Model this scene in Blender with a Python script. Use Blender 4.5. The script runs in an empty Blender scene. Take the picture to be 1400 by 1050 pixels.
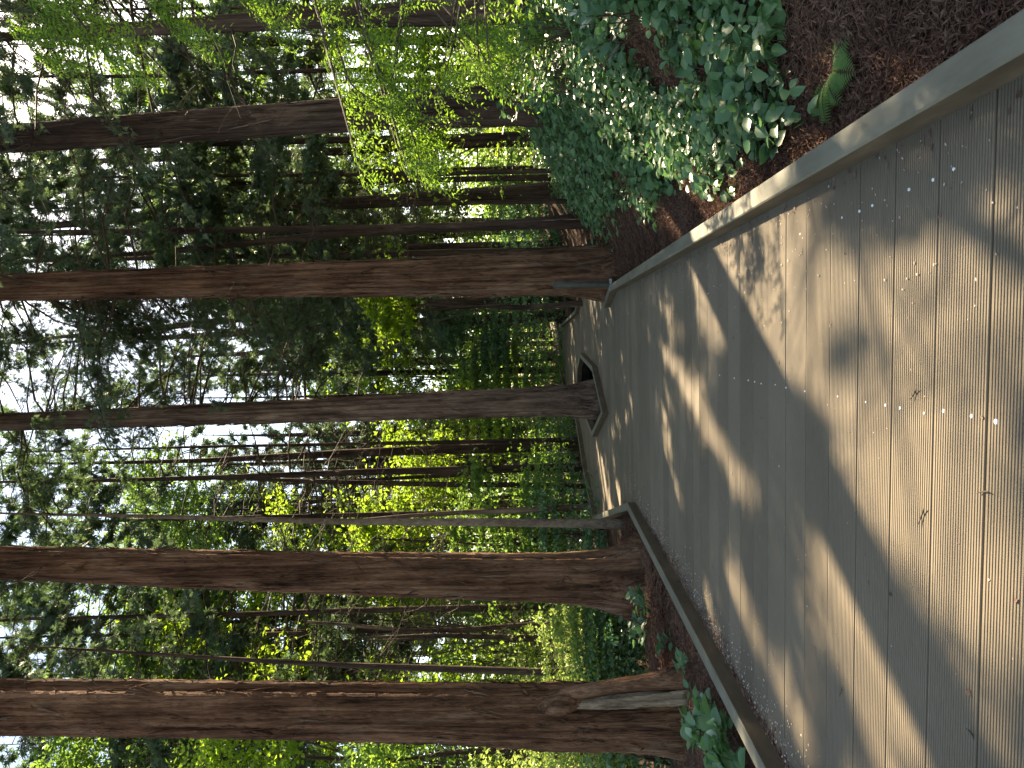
import bpy, math, random
import numpy as np
from mathutils import Vector
R = math.radians
rng = np.random.default_rng(11)
random.seed(11)
scene = bpy.context.scene
COL = scene.collection
NRM = lambda v: v / np.maximum(np.linalg.norm(v, axis=-1, keepdims=True), 1e-9)

# ------------------------------------------------------------------ camera
# the photograph was taken with the phone turned on its side and stored that way:
# the world's up is the picture's left, the world's right is the picture's top
F, EYE = 1010.0, 1.5
YAW, PITCH, ROLL = R(5.7), math.atan(31 / F), R(1.75)
FWDH = np.array([-math.sin(YAW), math.cos(YAW), 0.0])
RIGHTH = np.array([math.cos(YAW), math.sin(YAW), 0.0])
FWD = FWDH * math.cos(PITCH) + np.array([0, 0, math.sin(PITCH)])
UP0 = np.cross(RIGHTH, FWD)
UPV = UP0 * math.cos(ROLL) + RIGHTH * math.sin(ROLL)
RIGHTV = RIGHTH * math.cos(ROLL) - UP0 * math.sin(ROLL)
CAMP = np.array([0, 0, EYE])

def ray(x, y):
    return FWD + (-(x - 700) / F) * UPV + (-(y - 525) / F) * RIGHTV
def G(x, y, z=0.0):
    r = ray(x, y); return CAMP + r * ((z - EYE) / r[2])
def D(x, y, d):
    r = ray(x, y); return CAMP + r * (d / r.dot(FWDH))
def project(p):
    q = np.asarray(p) - CAMP
    f = q @ FWD
    return 700 - F * (q @ UPV) / f, 525 - F * (q @ RIGHTV) / f, f

cam_d = bpy.data.cameras.new("camera"); cam = bpy.data.objects.new("camera", cam_d); COL.objects.link(cam)
cam_d.sensor_width = 36; cam_d.lens = F / 1400 * 36; cam_d.clip_end = 3000; cam_d.clip_start = 0.05
from mathutils import Matrix
cam.matrix_world = Matrix(((-UPV[0], RIGHTV[0], -FWD[0], 0), (-UPV[1], RIGHTV[1], -FWD[1], 0),
                           (-UPV[2], RIGHTV[2], -FWD[2], EYE), (0, 0, 0, 1)))
scene.camera = cam

# ------------------------------------------------------------------ light
SUN_EL, SUN_AZ = R(43), R(26)
SUN = np.array([math.sin(SUN_AZ) * math.cos(SUN_EL), math.cos(SUN_AZ) * math.cos(SUN_EL), math.sin(SUN_EL)])
sd = bpy.data.lights.new("sun", 'SUN'); so = bpy.data.objects.new("sun", sd); COL.objects.link(so)
sd.energy = 4.2; sd.angle = R(0.53); sd.color = (1.0, 0.92, 0.80)
so.rotation_euler = Vector((-SUN[0], -SUN[1], -SUN[2])).to_track_quat('-Z', 'Y').to_euler()
w = bpy.data.worlds.new("World"); scene.world = w; w.use_nodes = True
wt = w.node_tree; sky = wt.nodes.new('ShaderNodeTexSky'); sky.sky_type = 'NISHITA'; sky.sun_disc = False
sky.sun_elevation = SUN_EL; sky.sun_rotation = SUN_AZ; sky.dust_density = 0.6; sky.air_density = 1.0
wt.links.new(sky.outputs[0], wt.nodes['Background'].inputs[0]); wt.nodes['Background'].inputs[1].default_value = 0.082
scene.view_settings.view_transform = 'Standard'; scene.view_settings.look = 'None'
scene.view_settings.exposure = 2.58; scene.view_settings.gamma = 1.0
scene.view_settings.use_white_balance = True; scene.view_settings.white_balance_temperature = 8700; scene.view_settings.white_balance_tint = 10
scene.cycles.max_bounces = 8; scene.cycles.diffuse_bounces = 5; scene.cycles.transmission_bounces = 5
scene.cycles.transparent_max_bounces = 4; scene.cycles.caustics_reflective = False; scene.cycles.caustics_refractive = False
scene.cycles.sample_clamp_indirect = 4.0
try:
    scene.cycles.use_denoising = True; scene.cycles.denoiser = 'OPENIMAGEDENOISE'
    scene.cycles.denoising_prefilter = 'ACCURATE'
except Exception:
    pass

# ------------------------------------------------------------------ materials
def new_mat(name):
    m = bpy.data.materials.new(name); m.use_nodes = True
    nt = m.node_tree; nt.nodes.clear()
    out = nt.nodes.new('ShaderNodeOutputMaterial')
    return m, nt, out
def nd(nt, t, **kw):
    n = nt.nodes.new(t)
    for k, v in kw.items():
        if k.startswith('i_'):
            key = k[2:]; key = int(key) if key.isdigit() else key.replace('_', ' ')
            n.inputs[key].default_value = v
        else: setattr(n, k, v)
    return n
def ramp(nt, stops):
    n = nt.nodes.new('ShaderNodeValToRGB'); el = n.color_ramp.elements
    while len(el) < len(stops): el.new(0.5)
    for e, (p, c) in zip(el, stops): e.position = p; e.color = (*c, 1) if len(c) == 3 else c
    return n
def coords(nt, scale):
    tc = nd(nt, 'ShaderNodeTexCoord'); mp = nd(nt, 'ShaderNodeMapping'); mp.inputs['Scale'].default_value = scale
    nt.links.new(tc.outputs['Object'], mp.inputs['Vector']); return mp.outputs[0]

def leaf_mat(name, c0, c1, c2, trans, tfac=0.45, rough=0.5, clump=0.5, spec=0.35):
    m, nt, out = new_mat(name); L = nt.links.new
    geo = nd(nt, 'ShaderNodeNewGeometry'); oi = nd(nt, 'ShaderNodeObjectInfo')
    nz = nd(nt, 'ShaderNodeTexNoise', i_Scale=clump, i_Detail=2.0); L(coords(nt, (1, 1, 1)), nz.inputs['Vector'])
    a = nd(nt, 'ShaderNodeMath', operation='MULTIPLY_ADD', i_1=0.45); L(geo.outputs['Random Per Island'], a.inputs[0]); 
    b = nd(nt, 'ShaderNodeMath', operation='MULTIPLY_ADD', i_1=0.9, i_2=-0.33); L(nz.outputs[0], b.inputs[0])
    c = nd(nt, 'ShaderNodeMath', operation='MULTIPLY_ADD', i_1=0.22); L(oi.outputs['Random'], c.inputs[0]); L(b.outputs[0], c.inputs[2])
    L(c.outputs[0], a.inputs[2])
    rp = ramp(nt, [(0.0, c0), (0.5, c1), (1.0, c2)]); L(a.outputs[0], rp.inputs[0])
    pb = nd(nt, 'ShaderNodeBsdfPrincipled'); pb.inputs['Roughness'].default_value = rough
    pb.inputs['Specular IOR Level'].default_value = spec
    L(rp.outputs[0], pb.inputs['Base Color'])
    tr = nd(nt, 'ShaderNodeBsdfTranslucent')
    mx = nd(nt, 'ShaderNodeMix', data_type='RGBA'); mx.inputs[0].default_value = 0.7
    L(rp.outputs[0], mx.inputs[6]); mx.inputs[7].default_value = (*trans, 1); L(mx.outputs[2], tr.inputs[0])
    ms = nd(nt, 'ShaderNodeMixShader'); ms.inputs[0].default_value = tfac
    L(pb.outputs[0], ms.inputs[1]); L(tr.outputs[0], ms.inputs[2]); L(ms.outputs[0], out.inputs[0])
    return m

def bark_mat(name, dark, mid, light, sc=1.0, bump=0.9, rough=0.9, vs=0.05, patch=0.55):
    m, nt, out = new_mat(name); L = nt.links.new
    n1 = nd(nt, 'ShaderNodeTexNoise', i_Scale=16.0 * sc, i_Detail=5.0, i_Roughness=0.65, i_Distortion=0.4); L(coords(nt, (1, 1, vs)), n1.inputs['Vector'])
    n2 = nd(nt, 'ShaderNodeTexNoise', i_Scale=2.2, i_Detail=4.0); L(coords(nt, (1, 1, 0.35)), n2.inputs['Vector'])
    n3 = nd(nt, 'ShaderNodeTexNoise', i_Scale=60.0 * sc, i_Detail=4.0); L(coords(nt, (1, 1, vs * 2.2)), n3.inputs['Vector'])
    s = nd(nt, 'ShaderNodeMath', operation='MULTIPLY_ADD', i_1=0.5, i_2=0.0); L(n2.outputs[0], s.inputs[0])
    s2 = nd(nt, 'ShaderNodeMath', operation='MULTIPLY_ADD', i_1=0.75); L(n1.outputs[0], s2.inputs[0]); L(s.outputs[0], s2.inputs[2])
    s3 = nd(nt, 'ShaderNodeMath', operation='MULTIPLY_ADD', i_1=0.3, i_2=-0.28); L(n3.outputs[0], s3.inputs[0])
    s4 = nd(nt, 'ShaderNodeMath', operation='ADD'); L(s2.outputs[0], s4.inputs[0]); L(s3.outputs[0], s4.inputs[1])
    rp = ramp(nt, [(0.32, dark), (0.5, mid), (0.74, light)]); L(s4.outputs[0], rp.inputs[0])
    pb = nd(nt, 'ShaderNodeBsdfPrincipled', i_Roughness=rough); pb.inputs['Specular IOR Level'].default_value = 0.15
    n4 = nd(nt, 'ShaderNodeTexNoise', i_Scale=3.2, i_Detail=6.0, i_Roughness=0.7, i_Distortion=0.8); L(coords(nt, (1, 1, .22)), n4.inputs['Vector'])
    r4 = ramp(nt, [(0.56, (0, 0, 0)), (0.62, (1, 1, 1))]); L(n4.outputs[0], r4.inputs[0])
    gm = nd(nt, 'ShaderNodeMath', operation='MULTIPLY', i_1=patch); L(r4.outputs[0], gm.inputs[0])
    mg = nd(nt, 'ShaderNodeMix', data_type='RGBA'); L(gm.outputs[0], mg.inputs[0]); L(rp.outputs[0], mg.inputs[6])
    r5 = ramp(nt, [(0.3, (.05, .032, .023)), (0.55, (.155, .110, .080)), (0.8, (.30, .23, .175))]); L(s4.outputs[0], r5.inputs[0]); L(r5.outputs[0], mg.inputs[7])
    L(mg.outputs[2], pb.inputs['Base Color'])
    bh = nd(nt, 'ShaderNodeMath', operation='MULTIPLY_ADD', i_1=0.4); L(n3.outputs[0], bh.inputs[0]); L(n1.outputs[0], bh.inputs[2])
    bp = nd(nt, 'ShaderNodeBump', i_Strength=bump, i_Distance=0.09); L(bh.outputs[0], bp.inputs['Height'])
    L(bp.outputs[0], pb.inputs['Normal']); L(pb.outputs[0], out.inputs[0])
    return m

def noise_mat(name, stops, scale=(1, 1, 1), ns=8.0, detail=6.0, rough=0.85, bump=0.3, bdist=0.02, spec=0.2):
    m, nt, out = new_mat(name); L = nt.links.new
    n1 = nd(nt, 'ShaderNodeTexNoise', i_Scale=ns, i_Detail=detail, i_Roughness=0.62); L(coords(nt, scale), n1.inputs['Vector'])
    rp = ramp(nt, stops); L(n1.outputs[0], rp.inputs[0])
    pb = nd(nt, 'ShaderNodeBsdfPrincipled', i_Roughness=rough); pb.inputs['Specular IOR Level'].default_value = spec
    L(rp.outputs[0], pb.inputs['Base Color'])
    bp = nd(nt, 'ShaderNodeBump', i_Strength=bump, i_Distance=bdist); L(n1.outputs[0], bp.inputs['Height'])
    L(bp.outputs[0], pb.inputs['Normal']); L(pb.outputs[0], out.inputs[0])
    return m

def deck_mat():
    m, nt, out = new_mat("ribbed_deck_board"); L = nt.links.new
    geo = nd(nt, 'ShaderNodeNewGeometry')
    n1 = nd(nt, 'ShaderNodeTexNoise', i_Scale=1.1, i_Detail=5.0); L(coords(nt, (1, 1, 1)), n1.inputs['Vector'])
    n2 = nd(nt, 'ShaderNodeTexNoise', i_Scale=110.0, i_Detail=3.0); L(coords(nt, (0.12, 1, 1)), n2.inputs['Vector'])
    n3 = nd(nt, 'ShaderNodeTexNoise', i_Scale=420.0, i_Detail=2.0); L(coords(nt, (1, 1, 1)), n3.inputs['Vector'])
    a = nd(nt, 'ShaderNodeMath', operation='MULTIPLY_ADD', i_1=0.20, i_2=0.10); L(geo.outputs['Random Per Island'], a.inputs[0])
    b = nd(nt, 'ShaderNodeMath', operation='MULTIPLY_ADD', i_1=0.45); L(n1.outputs[0], b.inputs[0]); L(a.outputs[0], b.inputs[2])
    c = nd(nt, 'ShaderNodeMath', operation='MULTIPLY_ADD', i_1=0.30); L(n2.outputs[0], c.inputs[0]); L(b.outputs[0], c.inputs[2])
    d = nd(nt, 'ShaderNodeMath', operation='MULTIPLY_ADD', i_1=0.28); L(n3.outputs[0], d.inputs[0]); L(c.outputs[0], d.inputs[2])
    rp = ramp(nt, [(0.3, (.080, .064, .045)), (0.65, (.140, .114, .081)), (1.0, (.210, .173, .125))]); L(d.outputs[0], rp.inputs[0])
    pb = nd(nt, 'ShaderNodeBsdfPrincipled', i_Roughness=0.72); pb.inputs['Specular IOR Level'].default_value = 0.25
    L(rp.outputs[0], pb.inputs['Base Color'])
    bp = nd(nt, 'ShaderNodeBump', i_Strength=0.35, i_Distance=0.004); L(n3.outputs[0], bp.inputs['Height'])
    L(bp.outputs[0], pb.inputs['Normal']); L(pb.outputs[0], out.inputs[0])
    return m

M = {}
M['conifer'] = leaf_mat("dark_conifer_needles", (.028, .056, .036), (.058, .10, .060), (.10, .15, .075), (.14, .24, .07), 0.38, 0.55, 0.35)
M['conifer2'] = leaf_mat("grey_green_needles", (.036, .066, .050), (.070, .115, .082), (.115, .16, .10), (.15, .24, .09), 0.38, 0.55, 0.35)
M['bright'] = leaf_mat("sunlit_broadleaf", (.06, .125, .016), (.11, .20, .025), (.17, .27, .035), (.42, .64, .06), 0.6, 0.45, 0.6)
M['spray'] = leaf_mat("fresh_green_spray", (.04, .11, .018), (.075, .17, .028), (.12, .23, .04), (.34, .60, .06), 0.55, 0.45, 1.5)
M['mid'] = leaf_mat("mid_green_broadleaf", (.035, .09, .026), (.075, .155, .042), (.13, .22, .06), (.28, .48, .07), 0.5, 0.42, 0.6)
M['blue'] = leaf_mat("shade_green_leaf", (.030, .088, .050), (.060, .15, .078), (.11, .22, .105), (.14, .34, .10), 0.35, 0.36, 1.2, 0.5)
M['vine'] = leaf_mat("vine_leaf", (.06, .13, .035), (.12, .21, .058), (.20, .29, .10), (.46, .60, .13), 0.5, 0.4, 0.8)
M['cover'] = leaf_mat("ground_cover_leaf", (.045, .115, .056), (.085, .19, .085), (.15, .27, .115), (.16, .36, .09), 0.35, 0.33, 1.6, 0.5)
M['fern'] = leaf_mat("fern_leaf", (.06, .15, .04), (.10, .21, .055), (.16, .28, .075), (.26, .44, .10), 0.4, 0.45, 3.0)
M['bark'] = bark_mat("fibrous_red_bark", (.022, .010, .006), (.118, .060, .036), (.30, .175, .115), vs=.035, bump=1.0)
M['bark_grey'] = bark_mat("weathered_grey_brown_bark", (.022, .014, .011), (.110, .072, .055), (.28, .20, .155), vs=.035, bump=1.0)
M['bark_dark'] = bark_mat("dark_bark", (.020, .013, .011), (.058, .038, .030), (.115, .080, .062))
M['bark_pale'] = bark_mat("pale_bark", (.065, .046, .034), (.145, .11, .082), (.26, .21, .165), 1.0, 0.4, 0.85, 0.5)
M['bare_wood'] = bark_mat("exposed_pale_wood", (.07, .048, .034), (.19, .145, .105), (.34, .28, .21), 1.6, 0.6)
M['twig'] = noise_mat("twig_bark", [(.3, (.035, .024, .018)), (.7, (.10, .075, .058))], ns=20, bump=0.2)
M['deadtwig'] = noise_mat("dead_twig_bark", [(.3, (.030, .021, .016)), (.7, (.105, .078, .060))], ns=20, bump=0.2)
M['deck'] = deck_mat()
M['under'] = noise_mat("dark_underlay_and_lining", [(.3, (.010, .008, .007)), (.7, (.025, .020, .017))], ns=5)  # gap shade put into the underlay's colour; also used on the planter lining
M['kerb'] = noise_mat("painted_kerb_timber", [(.25, (.098, .094, .068)), (.55, (.148, .144, .108)), (.8, (.195, .190, .145))], (1, .25, 1), 9.0, 8.0, 0.62, 0.15, 0.006, 0.35)
M['kerb_side'] = noise_mat("weathered_kerb_side", [(.25, (.048, .034, .022)), (.55, (.088, .064, .042)), (.8, (.135, .100, .066))], (1, .3, 1), 8.0, 8.0, 0.75, 0.2, 0.006, 0.2)
M['soil'] = noise_mat("forest_floor", [(.3, (.022, .013, .009)), (.5, (.062, .034, .024)), (.72, (.125, .074, .053))], (1, 1, 1), 7.0, 10.0, 0.95, 1.0, 0.06, 0.1)
M['litter'] = leaf_mat("fallen_cedar_sprig", (.055, .028, .020), (.155, .084, .058), (.31, .195, .145), (.12, .06, .04), 0.1, 0.8, 1.5, 0.15)
M['petal'] = leaf_mat("fallen_petal", (.22, .15, .12), (.48, .40, .35), (.72, .66, .60), (.6, .5, .45), 0.15, 0.6, 3.0)
M['debris'] = leaf_mat("brown_debris", (.05, .025, .018), (.14, .08, .06), (.32, .22, .17), (.2, .1, .07), 0.1, 0.8, 3.0)
M['screw'] = noise_mat("pale_screw_plug", [(.3, (.62, .62, .64)), (.7, (.80, .80, .80))], ns=40, bump=0.0, rough=0.45)
M['post'] = noise_mat("grey_green_painted_post", [(.3, (.035, .038, .032)), (.7, (.058, .060, .052))], ns=12, bump=0.1, rough=0.55)
M['bracket'] = noise_mat("galvanised_bracket", [(.3, (.20, .205, .21)), (.7, (.30, .305, .31))], ns=18, bump=0.05, rough=0.5)
M['stone'] = noise_mat("grey_stone", [(.3, (.17, .165, .165)), (.7, (.30, .29, .30))], ns=3, bump=0.4)

# ------------------------------------------------------------------ mesh building
class Geo:
    """collects vertex and face arrays; faces of any size"""
    def __init__(s): s.v = []; s.l = []; s.n = []; s.m = []; s.c = 0
    def add(s, v, f, mi=0):
        v = np.asarray(v, float).reshape(-1, 3); f = np.asarray(f, dtype=np.int64)
        s.v.append(v); s.l.append((f + s.c).ravel()); s.n.append(np.full(len(f), f.shape[1])); s.m.append(np.full(len(f), mi)); s.c += len(v)
    def tmpl(s, tv, tf, P, dirs, nrm, sc, mi=0, width=None):
        """copies of template (tv verts in dir/side/normal axes) at points P"""
        if len(P) == 0: return
        d = NRM(dirs); sd = NRM(np.cross(nrm, d)); nn = np.cross(d, sd)
        sc = np.broadcast_to(np.asarray(sc, float), (len(P),))[:, None, None]
        w_ = 1.0 if width is None else np.broadcast_to(width, (len(P),))[:, None, None]
        V = P[:, None, :] + sc * (tv[None, :, 0:1] * d[:, None, :] + w_ * tv[None, :, 1:2] * sd[:, None, :] + tv[None, :, 2:3] * nn[:, None, :])
        k = len(tv); base = (np.arange(len(P)) * k)[:, None, None]
        for n in sorted({len(f) for f in tf}):
            ff = np.array([f for f in tf if len(f) == n])
            s.v.append(V.reshape(-1, 3)) if n == sorted({len(f) for f in tf})[0] else None
            s.l.append((base + ff[None] + s.c).ravel()); s.n.append(np.full(len(P) * len(ff), n)); s.m.append(np.full(len(P) * len(ff), mi))
        s.c += len(P) * k
    def tubes(s, pts, rad, sides=3, mi=0):
        """pts (N,K,3) polylines, rad (N,K)"""
        N, K, _ = pts.shape
        if N == 0: return
        T = np.gradient(pts, axis=1); T = NRM(T)
        ref = np.where(np.abs(T[..., 2:3]) > 0.9, np.array([1., 0, 0]), np.array([0, 0, 1.]))
        a = NRM(np.cross(T, ref)); b = np.cross(T, a)
        th = np.arange(sides) * 2 * math.pi / sides
        V = pts[:, :, None] + rad[:, :, None, None] * (np.cos(th)[None, None, :, None] * a[:, :, None] + np.sin(th)[None, None, :, None] * b[:, :, None])
        i = np.arange(K - 1)[:, None] * sides; j = np.arange(sides)[None]; j2 = (j + 1) % sides
        f = np.stack([i + j, i + j2, i + sides + j2, i + sides + j], -1).reshape(-1, 4)
        f = (np.arange(N)[:, None, None] * K * sides + f[None]).reshape(-1, 4)
        s.add(V.reshape(-1, 3), f, mi)
    def obj(s, name, mats, parent=None, smooth=False):
        me = bpy.data.meshes.new(name)
        if s.c:
            v = np.concatenate(s.v).astype(np.float32); l = np.concatenate(s.l).astype(np.int32); n = np.concatenate(s.n).astype(np.int32)
            me.vertices.add(len(v)); me.vertices.foreach_set('co', v.ravel())
            me.loops.add(len(l)); me.loops.foreach_set('vertex_index', l)
            me.polygons.add(len(n)); st = np.zeros(len(n), np.int32); st[1:] = np.cumsum(n)[:-1]
            me.polygons.foreach_set('loop_start', st); me.polygons.foreach_set('loop_total', n)
            me.polygons.foreach_set('material_index', np.concatenate(s.m).astype(np.int32))
            me.polygons.foreach_set('use_smooth', np.full(len(n), smooth))
            me.update(calc_edges=True)
        for m in (mats if isinstance(mats, (list, tuple)) else [mats]): me.materials.append(M[m])
        o = bpy.data.objects.new(name, me); COL.objects.link(o)
        if parent is not None: o.parent = parent; o.matrix_parent_inverse = parent.matrix_basis.inverted()
        return o

def tag(o, label=None, cat=None, group=None, kind=None):
    for k, v in (('label', label), ('category', cat), ('group', group), ('kind', kind)):
        if v: o[k] = v
    return o
def empty(name, loc, label, cat, group=None):
    o = bpy.data.objects.new(name, None); COL.objects.link(o); o.location = [float(c) for c in loc]; o.empty_display_size = 0.2
    return tag(o, label, cat, group)

RHOMB = (np.array([(0, 0, 0), (.42, .5, .04), (1, 0, 0), (.42, -.5, .04)]), [(0, 1, 2, 3)])
def _spray(ns=5, wd=.082):
    V, Fc = [], []
    for k in range(ns):
        u = k / (ns - 1) - .5 if ns > 1 else 0; a = u * 1.9; x0 = .30 * (1 - abs(u) * 2) * .6; L = .72 - .5 * abs(u) + (.0 if k % 2 else .06)
        c, sn = math.cos(a), math.sin(a); b = len(V)
        for x, y in ((0, 0), (.45 * L, wd), (L, 0), (.45 * L, -wd)):
            V.append((x0 + x * c - y * sn, x * sn + y * c, .05 * (x * 2) * (1 if k % 2 else -.6)))
        Fc.append((b, b + 1, b + 2, b + 3))
    return np.array(V), Fc
SPRAY = _spray(5); SPRAY3 = _spray(3, .10)
FOLD = (np.array([(0, 0, 0), (.4, .5, .10), (1, 0, -.06), (.4, -.5, .10)]), [(0, 1, 2), (0, 2, 3)])
OVATE = (np.array([(0, 0, 0), (.16, .26, .05), (.45, .36, .06), (.78, .20, .0), (1, 0, -.10), (.78, -.20, .0), (.45, -.36, .06), (.16, -.26, .05), (.2, 0, -.01), (.5, 0, -.02), (.8, 0, -.05)]),
         [(0, 8, 1), (8, 9, 2, 1), (9, 10, 3, 2), (10, 4, 3), (0, 7, 8), (7, 6, 9, 8), (6, 5, 10, 9), (5, 4, 10)])

def rand_unit(n, r=rng):
    return NRM(r.normal(size=(n, 3)))
def smooth(a, b, x):
    t = np.clip((x - a) / (b - a), 0, 1); return t * t * (3 - 2 * t)

# ------------------------------------------------------------------ ground shape
KH = 0.13                      # kerb height
R1 = G(833, 399, KH); RNEAR = G(1400, 70, KH)
def xr(Y):                     # inner edge of the right kerb
    return RNEAR[0] + (R1[0] - RNEAR[0]) * (np.asarray(Y, float) - RNEAR[1]) / (R1[1] - RNEAR[1])
L1 = G(857, 687, KH); LNEAR = G(1040, 1040, KH)
def xl(Y):
    return LNEAR[0] + (L1[0] - LNEAR[0]) * (np.asarray(Y, float) - LNEAR[1]) / (L1[1] - LNEAR[1])
def vnoise(X, Y, s, seed=0):
    r = np.random.default_rng(seed); o = 0
    for k in range(6):
        a, ph, f = r.uniform(0, 6.28), r.uniform(0, 6.28), s * r.uniform(.6, 2.2)
        o = o + np.sin((X * math.cos(a) + Y * math.sin(a)) * f + ph)
    return o / 6
def gz(X, Y):
    X = np.asarray(X, float); Y = np.asarray(Y, float)
    dr = X - xr(np.minimum(Y, 14))
    back = np.clip(Y - 14, 0, 60)
    shift = np.minimum(back * 0.35, 1.6)
    crest = 1.25 - 0.55 * smooth(12, 45, Y)
    zr = crest * smooth(0.25, 3.3, dr - shift) + 0.10 * vnoise(X, Y, 2.3, 3) * smooth(.3, 1.2, dr - shift)
    dl = xl(np.minimum(Y, 14)) - X
    zl = -0.35 * smooth(1.0, 5, dl) * smooth(3, 14, Y) - 1.0 * smooth(5, 25, dl) + 0.05 * vnoise(X, Y, 2.0, 5) * smooth(.3, 1.5, dl)
    z = -0.10 + np.where(dr > 0, zr, 0) + np.where(dl > 0, zl, 0)
    inside = (dr < 0.1) & (dl < 0.1)
    return np.where(inside, -0.38, z)
def tz(p): return float(gz(p[0], p[1]))

def axis_pts():
    a = np.concatenate([np.arange(-9, 14, 0.16), np.geomspace(14, 600, 46)])
    b = -np.geomspace(9, 600, 46)[1:][::-1]
    return np.concatenate([b, a])
gx = axis_pts(); gy = np.concatenate([-np.geomspace(3, 300, 25)[::-1], np.arange(-2.8, 26, 0.16), np.geomspace(26, 900, 60)])
XX, YY = np.meshgrid(gx, gy); ZZ = gz(XX, YY)
g = Geo(); nx, ny = len(gx), len(gy)
ii = (np.arange(ny - 1)[:, None] * nx + np.arange(nx - 1)[None]).ravel()
g.add(np.stack([XX, YY, ZZ], -1).reshape(-1, 3), np.stack([ii, ii + 1, ii + nx + 1, ii + nx], -1))
tag(g.obj('ground', 'soil', smooth=True), kind='structure')

# ------------------------------------------------------------------ boardwalk
PITCH_Y = 0.328
def gk(x, y): p = G(x, y, KH); return (p[0], p[1])
oct_px = [(809, 501), (823.5, 565), (809, 597), (799.5, 573), (788, 527), (789, 500), (792.5, 483)]
OCT = [gk(*p) for p in oct_px]
A_ = gk(810, 706)
far_px = [(803, 671), (797, 640), (787, 575), (779, 545), (769, 523), (752, 440)]
FAR = [gk(*p) for p in far_px]
K2 = gk(825.6, 421); K3 = gk(814.8, 403.5); K4 = gk(806, 380)
B1 = gk(791.5, 396); B2 = gk(786, 429); B3 = gk(766, 447); B4 = gk(757, 437)
y0 = -2.5
RB = (float(xr(y0)), y0); LB = (float(xl(y0)), y0)
DECK = [RB, (R1[0], R1[1]), K2, K3, K4, (K4[0] + .9, K4[1] + .9), (B1[0] + 1.3, B1[1] + .2), B1, B2, B3, B4, FAR[-1]] + FAR[::-1][1:] + [A_, (L1[0], L1[1]), LB]
def spans(poly, y):
    xs = []
    for (xa, ya), (xb, yb) in zip(poly, poly[1:] + poly[:1]):
        if (ya <= y) != (yb <= y): xs.append(xa + (xb - xa) * (y - ya) / (yb - ya))
    return sorted(xs)
def row_spans(y):
    a = spans(DECK, y); b = spans(OCT, y); out = []
    for i in range(0, len(a) - 1, 2):
        lo, hi = a[i], a[i + 1]; cuts = [c for c in b if lo < c < hi]
        pts = [lo] + cuts + [hi]
        out += [(pts[k], pts[k + 1]) for k in range(0, len(pts) - 1, 2)]
    return out
g = Geo(); gu = Geo()
ymax = max(p[1] for p in DECK)
NR = 20
row = 0; yy = y0 + 0.02 + (-(y0) % PITCH_Y)
Yref = G(1356, 350)[1]                                  # a joint seen in the photograph
yy = Yref - math.ceil((Yref - y0) / PITCH_Y) * PITCH_Y
while yy < ymax - PITCH_Y:
    lo, hi = yy + 0.006, yy + PITCH_Y - 0.006
    sa, sb = row_spans(lo), row_spans(hi)
    if yy < y0: sa = sa or [(LB[0], RB[0])]; 
    if len(sa) != len(sb): sa = sb = row_spans((lo + hi) / 2)
    jz = rng.normal(0, 0.0012)
    for (a0, a1), (b0, b1) in zip(sa, sb):
        if yy < 6.5:
            ys, zs = [lo], [-0.004]
            p = (hi - lo) / NR
            for k in range(NR):
                s = lo + k * p
                dep = 0.0038
                ys += [s + p * .08, s + p * .62, s + p * .72, s + p * .98]; zs += [0, 0, -dep, -dep]
            ys[-2:] = [hi - 0.003, hi]; zs[-2:] = [0, -0.004]
            ys = [lo] + ys + [hi]; zs = [-0.03] + zs + [-0.03]
        else:
            ys, zs = [lo, lo, hi, hi], [-0.03, 0, 0, -0.03]
        ys = np.array(ys); zs = np.array(zs) + jz; t = (ys - lo) / (hi - lo)
        va = np.stack([a0 + (b0 - a0) * t, ys, zs], -1); vb = np.stack([a1 + (b1 - a1) * t, ys, zs], -1)
        n = len(ys); f = np.stack([np.arange(n - 1), np.arange(n - 1) + n, np.arange(1, n) + n, np.arange(1, n)], -1)
        g.add(np.concatenate([va, vb]), f)
    yy += PITCH_Y; row += 1
deck = g.obj('boardwalk', 'deck'); tag(deck, kind='structure')
# near-black underlay, added so the gaps between boards read as shaded
yb = y0
while yb < ymax - 1:
    for a0, a1 in row_spans(yb + .25):
        c = np.array([(a0, yb, -.034), (a1, yb, -.034), (a1, yb + .5, -.034), (a0, yb + .5, -.034), (a0, yb, -.20), (a1, yb, -.20), (a1, yb + .5, -.20), (a0, yb + .5, -.20)])
        gu.add(c, [(0, 1, 2, 3), (0, 4, 5, 1), (1, 5, 6, 2), (2, 6, 7, 3), (3, 7, 4, 0), (4, 7, 6, 5)])
    yb += .5
gu.obj('gap_shade_underlay', 'under', deck)
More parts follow.
